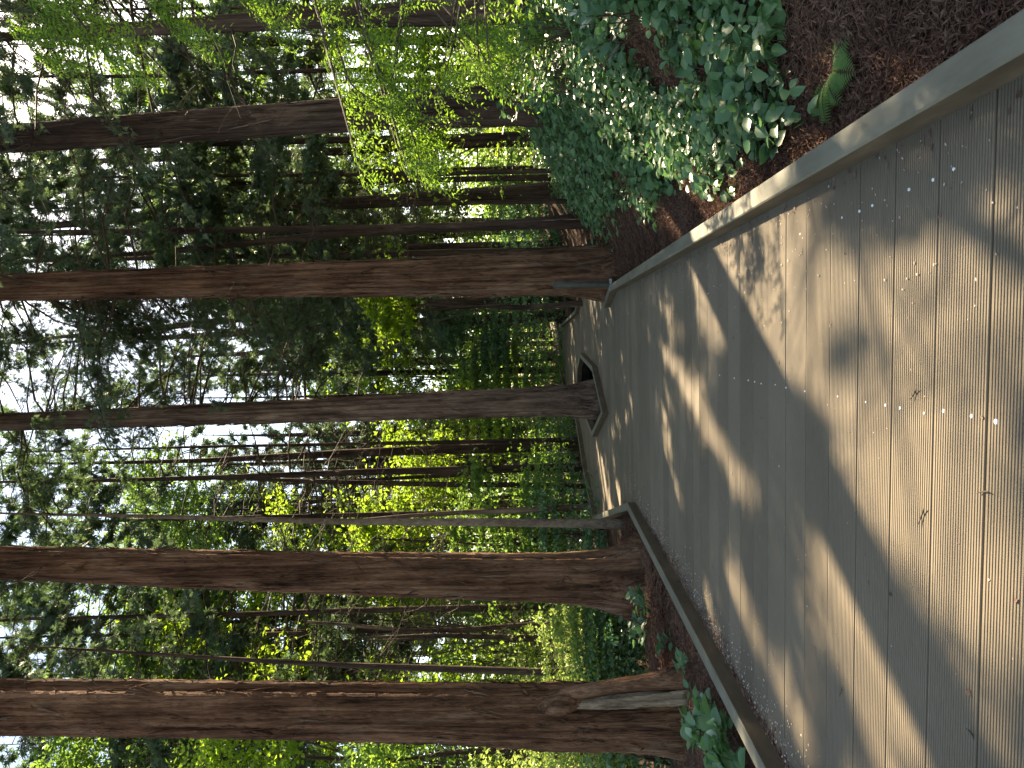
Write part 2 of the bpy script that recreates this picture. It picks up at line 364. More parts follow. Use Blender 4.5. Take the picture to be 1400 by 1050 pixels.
# pale screw plugs
scr = [(1362, 576.6), (1328.8, 569), (1290.5, 562), (1264, 565), (1231, 558), (1211, 554), (1184, 549.7), (1145.8, 542), (1100.5, 535), (1074.7, 530), (1060, 526), (1040.8, 524.5), (1032, 522), (1023, 520), (1004, 517), (984, 513),
       (1304, 231), (1275.7, 245.7), (1242.8, 259), (1192.8, 281), (1175, 288.7), (1151.5, 297.4)]
scr_r = [.011, .009, .009, .006, .008, .008, .006, .006, .006, .006, .005, .006, .006, .006, .006, .006, .008, .008, .008, .008, .008, .007]
for (px, py), r_ in zip(scr, [.82 * q for q in scr_r]):
    p = G(px, py, 0.0); k = 14; th = np.arange(k) * 2 * math.pi / k; gg = Geo()
    ring = lambda rr, z: np.stack([p[0] + rr * np.cos(th), p[1] + rr * np.sin(th), np.full(k, z)], -1)
    V = np.concatenate([ring(r_, -.002), ring(r_, .0022), ring(r_ * .8, .0032), ring(r_ * .35, .0032), ring(r_ * .28, .0012), [[p[0], p[1], .0012]]])
    f = [(a * k + j, a * k + (j + 1) % k, (a + 1) * k + (j + 1) % k, (a + 1) * k + j) for a in range(4) for j in range(k)]
    gg.add(V, f); gg.c -= len(V); gg.l.append(np.array([(4 * k + j, 4 * k + (j + 1) % k, 5 * k) for j in range(k)]).ravel()); gg.n.append(np.full(k, 3)); gg.m.append(np.zeros(k, int)); gg.c += len(V)
    gg.obj('screw_plug', 'screw', deck, True)

# ------------------------------------------------------------------ kerbs
def kerb(name, pts, label, side=1, closed=False, wd=0.12, h=KH, low=-0.12, cat='kerb'):
    """inner top edge through pts, body on the given side, mitred corners, small chamfer"""
    P = [np.array(p[:2], float) for p in pts]; n = len(P); off = []
    for i in range(n):
        a = P[i] - P[i - 1] if (i > 0 or closed) else None
        b = P[(i + 1) % n] - P[i] if (i < n - 1 or closed) else None
        ns = [np.array([d[1], -d[0]]) / np.linalg.norm(d) * side for d in (a, b) if d is not None]
        m = sum(ns); m = m / np.linalg.norm(m); m = m / max(0.35, m.dot(ns[0])); off.append(m)
    prof = [(0, low), (0, h - .008), (.008, h), (wd - .008, h), (wd, h - .008), (wd, low)]
    V = []
    for p, o in zip(P, off):
        for q, z in prof: V.append((*(p + o * q), z))
    k = len(prof); F_ = []
    for i in range(n if closed else n - 1):
        j = (i + 1) % n
        for a in range(k - 1): F_.append((i * k + a, i * k + a + 1, j * k + a + 1, j * k + a))
        F_.append((i * k + k - 1, i * k, j * k, j * k + k - 1))
    gg = Geo(); gg.add(V, F_); gg.m[-1] = np.array([0 if (q % k) in (1, 2, 3) else 1 for q in range(len(F_))])
    if not closed:
        gg.c -= len(V)
        for e in (0, n - 1): gg.l.append(np.array([e * k + a for a in range(k)])); gg.n.append(np.array([k])); gg.m.append(np.array([1]))
        gg.c += len(V)
    return tag(gg.obj(name, ['kerb', 'kerb_side']), label, cat)
kerb('timber_kerb', [RB, (R1[0], R1[1]), K2], "long grey-green timber kerb running along the right side of the boardwalk below the leafy bank")
kerb('timber_kerb', [LB, (L1[0], L1[1]), A_], "grey-green timber kerb along the left side of the boardwalk, bending round the thin pale trunk", side=-1)
kerb('timber_kerb', [A_] + FAR, "far curved timber kerb closing the boardwalk behind the tree in the planter frame", side=-1)
kerb('timber_kerb', [K3, K4, (K4[0] + .9, K4[1] + .9)], "short kerb on the side path just behind the post and big trunk", wd=.10)
kerb('timber_kerb', [(B1[0] + 1.3, B1[1] + .2), B1, B2, B3], "bent kerb on the far side of the side path beyond the big right trunk")
p1, p2 = gk(759, 433), gk(765, 474)
kerb('timber_kerb', [p1, p2], "short dark kerb lying alone on the far end of the boardwalk")
pl = kerb('planter_kerb', OCT, "many-sided timber kerb framing the tree that grows up through the boardwalk", side=1, closed=True, low=-.02)
# boards lining the hole under the planter kerb
gg = Geo()
for (xa, ya), (xb, yb_) in zip(OCT, OCT[1:] + OCT[:1]):
    for k in range(2):
        z1, z0 = -.035 - k * .13, -.155 - k * .13
        a = np.array([xa, ya]); b = np.array([xb, yb_]); d = b - a; nn = np.array([d[1], -d[0]]) / np.linalg.norm(d)
        q = [a, b, b + nn * .03, a + nn * .03]
        gg.add([(*p, z) for z in (z1, z0) for p in q], [(0, 1, 2, 3), (0, 4, 5, 1), (1, 5, 6, 2), (2, 6, 7, 3), (3, 7, 4, 0), (4, 7, 6, 5)])
gg.obj('lining_board', 'under', pl)

# ------------------------------------------------------------------ sun shafts: gaps in the canopy through which the sun reaches known spots
LIT_POLY = []
def poly_px(pts): LIT_POLY.append(np.array([G(x, y)[:2] for x, y in pts]))
poly_px([(1400, 330), (1230, 330), (1090, 300), (985, 385), (965, 430), (1000, 480), (1060, 520), (1130, 470), (1180, 440), (1290, 560), (1400, 700)])
poly_px([(1400, 640), (1270, 520), (1180, 470), (1090, 520), (1200, 690), (1400, 900)])
poly_px([(1155, 560), (1140, 620), (1230, 760), (1330, 900), (1400, 960), (1400, 860), (1250, 690)])
poly_px([(1120, 740), (1100, 800), (1150, 900), (1210, 1050), (1400, 1050), (1400, 990), (1260, 860), (1170, 740)])
poly_px([(900, 470), (940, 560), (1020, 700), (1050, 690), (980, 570), (915, 475)])
poly_px([(985, 760), (1000, 820), (1060, 950), (1100, 1050), (1135, 1050), (1080, 930), (1010, 780)])
poly_px([(812, 600), (818, 640), (826, 685), (832, 685), (824, 625)])
poly_px([(905, 215), (885, 300), (935, 330), (985, 330), (1040, 290), (1000, 250), (940, 200)])
SHAFTS = []   # (point, radius): leaves between this spot and the sun are missing
def inpoly(pts, poly):
    x, y = pts[:, 0], pts[:, 1]; c = np.zeros(len(pts), bool); n = len(poly)
    for i in range(n):
        xa, ya = poly[i]; xb, yb = poly[(i + 1) % n]
        if ya == yb: continue
        k = ((ya <= y) != (yb <= y)) & (x < xa + (xb - xa) * (y - ya) / (yb - ya)); c ^= k
    return c
def lit_gap(P):
    """True where a leaf would shade a spot that the photograph shows in sun"""
    q = P - SUN * (P[:, 2:3] / SUN[2]); bad = np.zeros(len(P), bool)
    for pl_ in LIT_POLY: bad |= inpoly(q, pl_)
    bad &= P[:, 2] > 1.2
    for c, r_ in SHAFTS:
        d = P - c; t = d @ SUN; bad |= (t > 0.6) & (np.linalg.norm(d - t[:, None] * SUN, axis=1) < r_)
    return bad

# ------------------------------------------------------------------ trees
def resample(P, r, step):
    P = np.asarray(P, float); s = np.concatenate([[0], np.cumsum(np.linalg.norm(np.diff(P, axis=0), axis=1))])
    n = max(4, int(s[-1] / step)); t = np.linspace(0, s[-1], n)
    Q = np.stack([np.interp(t, s, P[:, k]) for k in range(3)], -1)
    for _ in range(max(1, int(0.5 / step))):
        Q[1:-1] = (Q[:-2] + 2 * Q[1:-1] + Q[2:]) / 4
    return Q, np.interp(t, s, r), t
def trunk_geo(g, P, rad, sides, step, ridge, flare, r, mi=0, flare_h=.45, lobes=5, strips=0):
    Q, rr, t = resample(P, rad, step)
    th = np.arange(sides) * 2 * math.pi / sides
    T, TH = np.meshgrid(t, th, indexing='ij')
    m = np.ones_like(T)
    if ridge > 0:
        for k in range(10):
            f = int(r.integers(min(6, sides // 4), max(8, sides // 3))); m += ridge / 3.2 * np.sin(f * TH + r.uniform(0, 6.28) + r.uniform(-.5, .5) * np.sin(T * r.uniform(.3, 1.2) + r.uniform(0, 6))) 
        m += r.normal(0, ridge * .22, size=T.shape)
    if flare > 0:
        ph = r.uniform(0, 6.28)
        m += flare * np.exp(-T / flare_h) * (.55 + .45 * np.sin(lobes * TH + ph) + .2 * np.sin(3 * TH + ph * 2))
    wob = .022 * np.sin(T * .8 + TH + r.uniform(0, 6))
    rad2 = rr[:, None] * (m + wob)
    V = Q[:, None] + np.stack([rad2 * np.cos(TH), rad2 * np.sin(TH), np.zeros_like(TH)], -1)
    n = len(t); i = np.arange(n - 1)[:, None] * sides; j = np.arange(sides)[None]; j2 = (j + 1) % sides
    g.add(V.reshape(-1, 3), np.stack([i + j, i + j2, i + sides + j2, i + sides + j], -1).reshape(-1, 4), mi)
    for _ in range(strips):          # loose fibres of bark lifting off the trunk
        i0 = int(r.integers(2, max(3, min(n - 12, int(11 / step))))); a = r.uniform(0, 6.283); m_ = int(r.integers(3, 9)); idx = np.arange(i0, i0 + m_); u = np.linspace(0, 1, m_)
        aa = a + r.normal(0, .25) * u; ro = rr[idx] * (1.03 + r.uniform(0, .10) * (u - .3) ** 2 * 4)
        P_ = Q[idx] + np.stack([ro * np.cos(aa), ro * np.sin(aa), np.zeros(m_)], -1); g.tubes(P_[None], (np.sin(u * 2.6 + .25) * r.uniform(.005, .018))[None], 4, 2 if r.uniform() < .3 else mi)
    return Q, rr

def bare_limbs(g, axis, zlo, zhi, n, L, r, mi=1, sub=5, thick=.012):
    z = r.uniform(zlo, zhi, n); az = r.uniform(0, 6.283, n); ln = L * r.uniform(.35, 1.1, n)
    b = axis(z); d = np.stack([np.cos(az), np.sin(az), np.zeros(n)], -1); a = r.uniform(-.35, .3, n); q = r.uniform(.0, .5, n)
    t = np.linspace(0, 1, 6); kink = r.normal(0, .03, (n, 6, 3)); kink[:, 0] = 0
    P = b[:, None] + ln[:, None, None] * (t[None, :, None] * d[:, None] + kink); P[..., 2] += (ln[:, None] * (a[:, None] * t - q[:, None] * t ** 2))
    g.tubes(P, (thick * (ln / L)[:, None] * (1.05 - .85 * t)[None]), 4, mi)
    k = n * sub; i = r.integers(0, n, k); s = r.uniform(.25, 1, k); seg = np.minimum((s * 5).astype(int), 4); fr = s * 5 - seg
    o = P[i, seg] * (1 - fr)[:, None] + P[i, seg + 1] * fr[:, None]
    dd = NRM(d[i] * .6 + r.normal(0, .6, (k, 3)) + np.array([0, 0, -.15])); l2 = ln[i] * r.uniform(.12, .4, k)
    P2 = np.stack([o, o + dd * (l2 * .55)[:, None], o + dd * l2[:, None] + r.normal(0, .05, (k, 3))], 1)
    g.tubes(P2, thick * .35 * np.array([1, .7, .25])[None] * np.ones((k, 1)), 3, mi)

def conifer_crown(g, axis, zlo, zhi, nb, Llo, Ltop, r, leaf=.10, lw=.36, tpm=7, lpt=12, mi=0, wood=1, droop=.4, cull=True, twigs=True, upmix=.3, tm=None, azr=(0, 6.283)):
    u = r.uniform(0, 1, nb); z = zlo + (zhi - zlo) * u; az = r.uniform(*azr, nb)
    L = (Llo + (Ltop - Llo) * u) * r.uniform(.55, 1.15, nb)
    b = axis(z); d = np.stack([np.cos(az), np.sin(az), np.zeros(nb)], -1)
    a = r.uniform(-.05, upmix, nb); q = r.uniform(.5, 1.2, nb) * droop
    def pos(i, t): 
        p = b[i] + (L[i] * t)[:, None] * d[i]; p[:, 2] += L[i] * (a[i] * t - q[i] * t ** 2); return p
    K = 6; tt = np.linspace(0, 1, K); P = np.stack([pos(np.arange(nb), np.full(nb, t)) for t in tt], 1)
    P[:, 1:] += r.normal(0, .035, (nb, K - 1, 3)) * L[:, None, None] * .5
    g.tubes(P, (.010 + .006 * L)[:, None] * (1.05 - .9 * tt)[None], 4, wood)
    nt = np.maximum(3, (L * tpm).astype(int)); i = np.repeat(np.arange(nb), nt); k = len(i)
    t = r.uniform(.18, 1, k) ** .8; side = r.choice([-1, 1], k)
    o = pos(i, t); tan = d[i].copy(); tan[:, 2] += a[i] - 2 * q[i] * t; tan = NRM(tan)
    sdir = np.cross(tan, np.array([0, 0, 1.])); al = r.uniform(.3, 1.25, k)
    td = NRM(tan * np.cos(al)[:, None] + sdir * (side * np.sin(al))[:, None] + np.stack([np.zeros(k), np.zeros(k), r.uniform(-.7, .25, k)], -1))
    tl = (L[i] * .26 * (1.25 - t) + .12) * r.uniform(.5, 1.3, k)
    if cull:
        keep = ~lit_gap(o + td * (tl * .5)[:, None]); o, td, tl = o[keep], td[keep], tl[keep]; k = len(o)
    if twigs:
        g.tubes(np.stack([o, o + td * (tl * .5)[:, None] - np.array([0, 0, .02]), o + td * tl[:, None] + np.stack([np.zeros(k), np.zeros(k), -.12 * tl], -1)], 1), np.array([.007, .004, .0015])[None] * np.ones((k, 1)), 3, wood)
    j = np.repeat(np.arange(k), lpt); s = r.uniform(.05, 1.08, len(j))
    p = o[j] + td[j] * (s * tl[j])[:, None]; p[:, 2] -= .12 * tl[j] * s ** 2
    p += r.normal(0, .035, p.shape)
    ld = NRM(td[j] * .7 + r.normal(0, .5, p.shape) + np.array([0, 0, -.12])); nr = NRM(r.normal(0, .6, p.shape) + np.array([0, 0, .8]))
    if cull: kk = ~lit_gap(p); p, ld, nr = p[kk], ld[kk], nr[kk]
    px_, py_, pf_ = project(p); kk = (pf_ < 26) | ((px_ > -160) & (py_ > -260) & (py_ < 1300)); p, ld, nr = p[kk], ld[kk], nr[kk]
    g.tmpl(*(tm or SPRAY), p, ld, nr, leaf * 1.25 * r.uniform(.5, 1.35, len(p)), mi, np.full(len(p), 1.0))
    return len(p)

def leafy_crown(g, centre, rad, n, r, leaf=.09, lw=.62, mi=0, wood=1, clumps=26, limbs=True, base=None, cull=True, flat=.35, tmpl=FOLD, csz=.34):
    """broadleaf crown: boughs ending in clumps of leaves spread through the crown's volume"""
    c = rand_unit(clumps, r) * (r.uniform(.25, 1, (clumps, 1)) ** .5) * np.asarray(rad) + centre
    if limbs:
        b = np.asarray(base if base is not None else centre - np.array([0, 0, rad[2]]))
        st = b + (centre - b) * r.uniform(.0, .9, (clumps, 1)); mid = (st + c) / 2 + r.normal(0, .12, (clumps, 3)) * np.asarray(rad) * .4 + np.array([0, 0, .1]) * rad[2]
        P = np.stack([st, (st + mid) / 2, mid, (mid + c) / 2, c], 1); sc = max(rad) / 3
        g.tubes(P[::3], (np.array([.03, .024, .017, .011, .005])[None] * sc * r.uniform(.6, 1.2, (clumps, 1)))[::3], 4, wood)
        k = clumps * 6; i = r.integers(0, clumps, k); e = c[i] + r.normal(0, .42, (k, 3)) * np.asarray(rad) * csz * 1.5
        g.tubes(np.stack([c[i], (c[i] + e) / 2 + r.normal(0, .05, (k, 3)), e], 1), np.array([.009, .006, .003])[None] * sc * np.ones((k, 1)), 3, wood)
    i = r.integers(0, clumps, n); cs = r.uniform(.5, 1.3, clumps)[i][:, None]
    p = c[i] + r.normal(0, .6, (n, 3)) * np.asarray(rad) * csz * cs * np.array([1, 1, .6])
    # leaves sit in flat sprays
    p[:, 2] = p[:, 2] * (1 - flat) + flat * (np.round(p[:, 2] / (.32 * leaf * 10)) * (.32 * leaf * 10))
    if cull: p = p[~lit_gap(p)]
    n = len(p); ld = NRM(r.normal(0, 1, (n, 3)) * np.array([1, 1, .5]) + np.array([0, 0, -.35])); nr = NRM(r.normal(0, .55, (n, 3)) + np.array([0, 0, .8]))
    g.tmpl(*tmpl, p, ld, nr, leaf * r.uniform(.6, 1.4, n), mi, np.full(n, lw))

def make_tree(name, label, d, px, H, bark='bark', sides=20, step=.25, ridge=.05, flare=.5, crown=None, group=None, cat='tree', bare=None, base_z=None, seed=0, flare_h=.45, lobes=5):
    """px: (x, y, width) along the trunk in the picture from the base upwards, d: distance"""
    r = np.random.default_rng(1000 + seed)
    P = [D(x, y, d) for x, y, _ in px]; W = [.92 * w_ / 2 / F * d for *_, w_ in px]
    up = NRM((P[0] - P[1]) if P[0][2] > P[1][2] else (P[1] - P[0]))
    bz = tz(P[0]) - .12 if base_z is None else base_z
    if P[0][2] > bz: P.insert(0, P[0] - up * ((P[0][2] - bz) / up[2])); W.insert(0, W[0] * 1.03)
    else: P[0] = P[0] + up * ((bz - P[0][2]) / up[2])
    if P[-1][2] < H:
        a = NRM(P[-1] - P[0]); L = (H - P[-1][2]) / a[2]; w0 = W[-1]
        for s in (.25, .5, .75, 1.0):
            P.append(P[-1] + a * L * .25 + np.array([r.normal(0, .05), r.normal(0, .05), 0])); W.append(w0 * (1 - .93 * s))
    e = empty(name, P[0] + np.array([0, 0, .12]), label, cat, group)
    g = Geo(); Q, rr = trunk_geo(g, np.array(P), np.array(W), sides, step, ridge, flare, r, 0, flare_h, lobes, 420 if sides > 50 else 180 if sides > 30 else 0)
    axis = lambda z: np.stack([np.interp(z, Q[:, 2], Q[:, 0]), np.interp(z, Q[:, 2], Q[:, 1]), z], -1)
    if bare: bare_limbs(g, axis, *bare[:2], bare[2], bare[3], r, 1)
    g.obj('trunk', [bark, 'deadtwig', 'bark_grey'], e, True)
    if crown:
        cg = Geo(); kw = dict(crown); mat = kw.pop('mat', 'conifer')
        conifer_crown(cg, axis, r=r, **kw); cg.obj('crown', [mat, 'twig'], e)
    return e, axis, r

CON = dict(zlo=10, zhi=24, nb=34, Llo=3.6, Ltop=1.2)
def con(zlo, zhi, nb, Llo, Ltop, **k): return dict(zlo=zlo, zhi=zhi, nb=nb, Llo=Llo, Ltop=Ltop, **k)

# spots of sun on the big left trunks and on the left ground
for x, y, d, r_ in ((460, 938, 8.7, .42), (530, 940, 8.7, .42), (600, 944, 8.7, .38), (410, 938, 8.7, .3), (620, 762, 11.2, .5), (680, 764, 11.2, .5), (740, 764, 11.2, .5), (790, 762, 11.2, .4), (500, 757, 11.2, .34), (540, 758, 11.2, .34),
                    (905, 850, 9.5, .16), (300, 750, 11.2, .45), (180, 746, 11.2, .45), (100, 930, 8.7, .5), (250, 933, 8.7, .45), (40, 745, 11.2, .45), (330, 934, 8.7, .3), (860, 925, 8.5, .22), (600, 532, 17.2, .3), (420, 548, 17.2, .3), (250, 556, 17.2, .3)):
    SHAFTS.append((D(x, y, d), r_))
# far sunlit greens
for x, y, d, r_ in ((520, 690, 30, 3.2), (600, 640, 34, 2.0), (480, 600, 30, 1.8), (560, 60, 8, .5), (560, 250, 9, .5), (640, 60, 9, .6), (470, 180, 9, .3), (700, 880, 18, 1.8), (780, 880, 17, 1.3), (780, 1000, 14, 1.5), (560, 1010, 16, 1.6), (600, 860, 20, 1.8)):
    SHAFTS.append((D(x, y, d), r_))

for bx, by, bd in ((545, 60, 7.3), (530, 120, 7.2), (610, 90, 7.4), (510, 60, 7.3), (575, 210, 7.4), (485, 200, 7.6), (548, 200, 7.4), (475, 110, 7.6), (660, 60, 7.5)): SHAFTS.append((D(bx, by, bd), .65))
for x, y, r_ in ((1118, 70, .22), (1260, 25, .18), (1000, 40, .2), (905, 255, .28), (870, 30, .25), (985, 1040, .3)): SHAFTS.append((D(x, y, 3.2 if y < 300 else 5.2), r_))
for x, y, d, r_ in ((760, 860, 15, 1.6), (640, 870, 20, 2.0), (700, 1020, 13, 1.6), (560, 1020, 16, 1.8), (420, 860, 22, 1.8), (420, 690, 30, 2.4), (560, 600, 32, 2.2), (620, 730, 23, 1.8), (720, 640, 28, 1.8), (620, 30, 14, 1.4)): SHAFTS.append((D(x, y, d), r_))
# --- big trunks near the boardwalk
eA, axA, rA = make_tree('cedar_tree', "thick reddish cedar nearest on the left, with a scar of pale wood at its base", 8.9,
    [(1000, 985, 112), (930, 978, 92), (850, 978, 84), (760, 977, 86), (690, 975, 80), (600, 972, 78), (400, 969, 74), (200, 967, 73), (0, 965, 72)], 24, 'bark', 72, .06, .085, .35,
    con(9.5, 24, 66, 3.6, 1.2, lpt=16, tpm=9), bare=(7.5, 11, 10, 1.6), seed=1)
eB, axB, rB = make_tree('cedar_tree', "tall straight reddish cedar with flared roots beside the left kerb corner", 11.4,
    [(920, 800, 100), (885, 798, 84), (820, 792, 70), (760, 790, 66), (600, 787, 62), (400, 781, 56), (200, 775, 51), (0, 769, 46)], 26, 'bark', 72, .07, .075, 1.1,
    con(10.5, 26, 72, 3.8, 1.2, lpt=16, tpm=9), bare=(8, 12, 12, 1.8), seed=2, flare_h=.5, lobes=4)
eC, axC, rC = make_tree('cedar_tree', "broad reddish cedar standing behind the end of the right kerb and the grey post", 14.2,
    [(845, 372, 80), (800, 373, 70), (750, 374, 64), (600, 378, 57), (400, 383, 48), (200, 388, 43), (0, 393, 39)], 27, 'bark', 64, .09, .075, .5,
    con(8.5, 27, 100, 3.6, 1.2, lpt=16, tpm=9, mat='conifer2'), bare=(6, 11, 22, 2.2), seed=3)
eM, axM, rM = make_tree('cedar_tree', "cedar growing up through the boardwalk inside the timber planter frame", 17.4,
    [(835, 545, 66), (812, 546, 56), (780, 548, 46), (740, 549, 42), (600, 554, 39), (400, 562, 34), (200, 570, 30), (0, 577, 27)], 27, 'bark_grey', 56, .1, .07, .35,
    con(11.5, 27, 110, 3.8, 1.2, lpt=16, tpm=9), bare=(9, 14, 18, 2.4), base_z=-.42, seed=4)
eD, axD, rD = make_tree('cedar_tree', "big dark trunk on the right bank half hidden by hanging bright green sprays", 12.0,
    [(742, 142, 62), (650, 146, 56), (560, 150, 52), (430, 160, 47), (200, 176, 43), (0, 191, 40)], 25, 'bark_dark', 40, .12, .05, .3,
    con(9.5, 25, 48, 3.4, 1.0, lpt=12, mat='conifer2'), bare=(7, 11, 14, 2), seed=5)
for e_, ax_, r_, kw in ((eM, axM, rM, dict(zlo=6.8, zhi=14.5, nb=46, Llo=3.4, Ltop=3.8, azr=(-.2, 1.7))), (eC, axC, rC, dict(zlo=6.2, zhi=12, nb=34, Llo=2.6, Ltop=3.4, azr=(1.5, 2.9)))):
    g = Geo(); conifer_crown(g, ax_, r=r_, lpt=15, tpm=8, **kw); g.obj('lower_bough', ['conifer', 'twig'], e_)
# scar of tree A: a second stem clasping the trunk, the pale wood between and the collar above it
ga = Geo(); a0 = [D(x, y, d_) for x, y, d_ in ((1000, 912, 8.42), (940, 925, 8.5), (880, 934, 8.58), (820, 942, 8.64), (775, 950, 8.68), (735, 962, 8.76))]
trunk_geo(ga, np.array(a0), np.array([.17, .125, .095, .085, .085, .06]), 24, .06, .06, .3, rA); ga.obj('side_stem', 'bark', eA, True)
ga = Geo(); a0 = [D(x, y, d_) for x, y, d_ in ((985, 945, 8.58), (940, 950, 8.50), (880, 956, 8.52), (830, 961, 8.56), (775, 966, 8.62))]
trunk_geo(ga, np.array(a0), np.array([.10, .105, .09, .075, .03]), 20, .05, .22, 0, rA); ga.obj('exposed_wood', 'bare_wood', eA, True)
ga = Geo(); a0 = [D(x, y, d_) for x, y, d_ in ((800, 961, 8.66), (780, 962, 8.60), (764, 964, 8.57), (750, 965, 8.59), (735, 966, 8.66))]
trunk_geo(ga, np.array(a0), np.array([.05, .085, .11, .09, .05]), 20, .035, .14, 0, rA); ga.obj('burl', 'bark', eA, True)
# the cedar just outside the picture on the right: its boughs shade the right side of the boardwalk
P0 = np.array([5.9, 13.0]); px0, py0, f0 = project(np.array([P0[0], P0[1], 3.0])); px1, py1, f1 = project(np.array([P0[0] + .1, P0[1], 12.0]))
make_tree('cedar_tree', "cedar whose boughs hang high at the right edge behind the green sprays", float(np.dot(np.array([*P0, 0]), FWDH)), [(float(px0), float(py0), 46), (float(px1), float(py1), 38)], 23, 'bark_dark', 20, .2, .05, .3,
    con(7.0, 23, 150, 4.2, 1.2, lpt=14, tpm=8, mat='conifer2'), seed=9)
P0 = np.array([4.9, 9.4]); px0, py0, f0 = project(np.array([P0[0], P0[1], 3.0])); px1, py1, f1 = project(np.array([P0[0] + .1, P0[1], 9.0]))
make_tree('cedar_tree', "cedar reaching dark boughs into the top right corner, nearest of all on the right", float(np.dot(np.array([*P0, 0]), FWDH)), [(float(px0), float(py0), 60), (float(px1), float(py1), 48)], 22, 'bark_dark', 20, .2, .05, .3,
    con(6.3, 22, 130, 3.8, 1.2, lpt=14, tpm=8, mat='conifer2'), seed=10)
# --- mid-distance trunks in the photograph
MID = [
 ('conifer_tree', "dark slim conifer left of the planter tree, its foot behind the far kerb", 28, [(789, 608, 18), (465, 620, 12), (270, 630, 7), (80, 634, 4)], 24, 'bark_dark', con(11, 24, 52, 2.2, .6), (4, 12, 26, 2.2), None),
 ('conifer_tree', "slender brown trunk standing just left of the big right cedar", 36, [(767, 407, 20), (600, 417, 17), (465, 427, 14), (336, 435, 11), (134, 458, 8)], 30, 'bark_dark', con(12, 30, 102, 3.4, .9, leaf=.13, lpt=14), (6, 14, 26, 3), None),
 ('conifer_tree', "second slender trunk right of the far rails, foot hidden by litter", 44, [(760, 431, 18), (465, 447, 13), (302, 457, 10)], 32, 'bark_dark', con(11, 32, 112, 3.6, .9, leaf=.15, lpt=14), (6, 14, 26, 3), None),
 ('conifer_tree', "thin far trunk behind the lone dark kerb at the end of the boardwalk", 54, [(750, 457, 12), (465, 476, 9), (336, 484, 7)], 31, 'bark_dark', con(10, 31, 112, 4.0, 1, leaf=.17, lpt=14), (5, 13, 26, 4), None),
 ('conifer_tree', "dark far trunk midway between the lone kerb and the planter tree", 56, [(753, 487, 14), (465, 499, 10), (350, 505, 7)], 30, 'bark_dark', con(12, 30, 112, 4.2, 1, leaf=.17, lpt=14), (6, 14, 26, 4), None),
 ('conifer_tree', "sturdy dark trunk on the bank between the post and the hanging sprays", 24, [(746, 261, 24), (600, 270, 21), (465, 278, 17), (300, 286, 14), (134, 303, 11), (0, 314, 9)], 27, 'bark_dark', con(9.0, 27, 127, 3.0, .9, leaf=.12), (6, 12, 24, 2.4), None),
 ('conifer_tree', "thin greyish-brown trunk beside the litter slope, right of the big cedar", 19, [(790, 301, 17), (700, 307, 15), (600, 312, 14), (465, 319, 12), (330, 334, 9), (200, 346, 7), (0, 360, 5)], 17, 'bark_dark', con(8.5, 17, 43, 1.8, .6), (5, 10, 14, 1.5), None),
 ('conifer_tree', "straight dark trunk next to the big bank trunk, seen under the sprays", 30, [(744, 191, 17), (582, 198, 15), (465, 207, 12), (300, 214, 10), (0, 225, 7)], 28, 'bark_dark', con(10, 28, 72, 3.2, .9, leaf=.13), (6, 13, 24, 2.6), None),
 ('conifer_tree', "very thin trunk between two darker ones on the right bank", 40, [(747, 232, 11), (600, 235, 9), (465, 245, 7), (250, 252, 4)], 27, 'bark_dark', con(10, 27, 72, 3.6, .9, leaf=.15), (5, 13, 24, 3), None),
 ('young_tree', "thin dark double stem rising straight behind the curve of the far kerb", 25, [(800, 664, 8), (600, 662, 8), (465, 659, 7), (345, 655, 5)], 15, 'bark_dark', None, (4, 14, 30, 1.8), None),
 ('young_tree', "leaning thin stem crossing the dark double stem beyond the far kerb", 25.5, [(789, 637, 6), (700, 642, 6), (633, 649, 6), (520, 655, 5), (400, 660, 3)], 11, 'bark_dark', None, (3, 10, 18, 1.6), None),
 ('young_tree', "slim brown stem leaning toward the pale trunk beside the left kerb bend", 20, [(797, 693, 9), (700, 698, 9), (620, 701, 7), (560, 705, 6), (500, 710, 4)], 8.5, 'bark_grey', None, (3, 8, 14, 1.5), None),
 ('young_tree', "pale thin trunk standing inside the left kerb bend", 13.2, [(868, 718, 14), (800, 716, 13), (700, 714, 12), (465, 713, 9), (168, 705, 5), (0, 702, 3)], 13, 'bark_pale', con(10, 13, 15, 1.2, .5), (6, 12, 12, 1.3), None),
 ('young_tree', "very slim dark trunk between the two thick left cedars", 13.5, [(860, 917, 12), (744, 919, 11), (600, 914, 10), (465, 909, 8), (300, 900, 6), (117, 888, 4)], 11.5, 'bark_dark', con(8.5, 11.5, 19, 1.2, .5), (5, 11, 18, 1.4), None),
 ('broadleaf_tree', "dark tree at the right edge with bright green sprays hanging over it", 9.5, [(760, 8, 40), (600, 18, 35), (470, 22, 30), (235, 37, 22), (100, 44, 16), (0, 50, 12)], 12, 'bark_dark', None, (4, 9, 10, 1.6), None),
]
tree_obj = {}
for k, (nm, lb, d, px, H, bk, cr, br, grp) in enumerate(MID):
    if cr and 'mat' not in cr: cr['mat'] = ('conifer', 'conifer2')[k % 2]
    tree_obj[k] = make_tree(nm, lb, d, px, H, bk, 16, .3, .05, .35, cr, grp, bare=br, seed=20 + k)

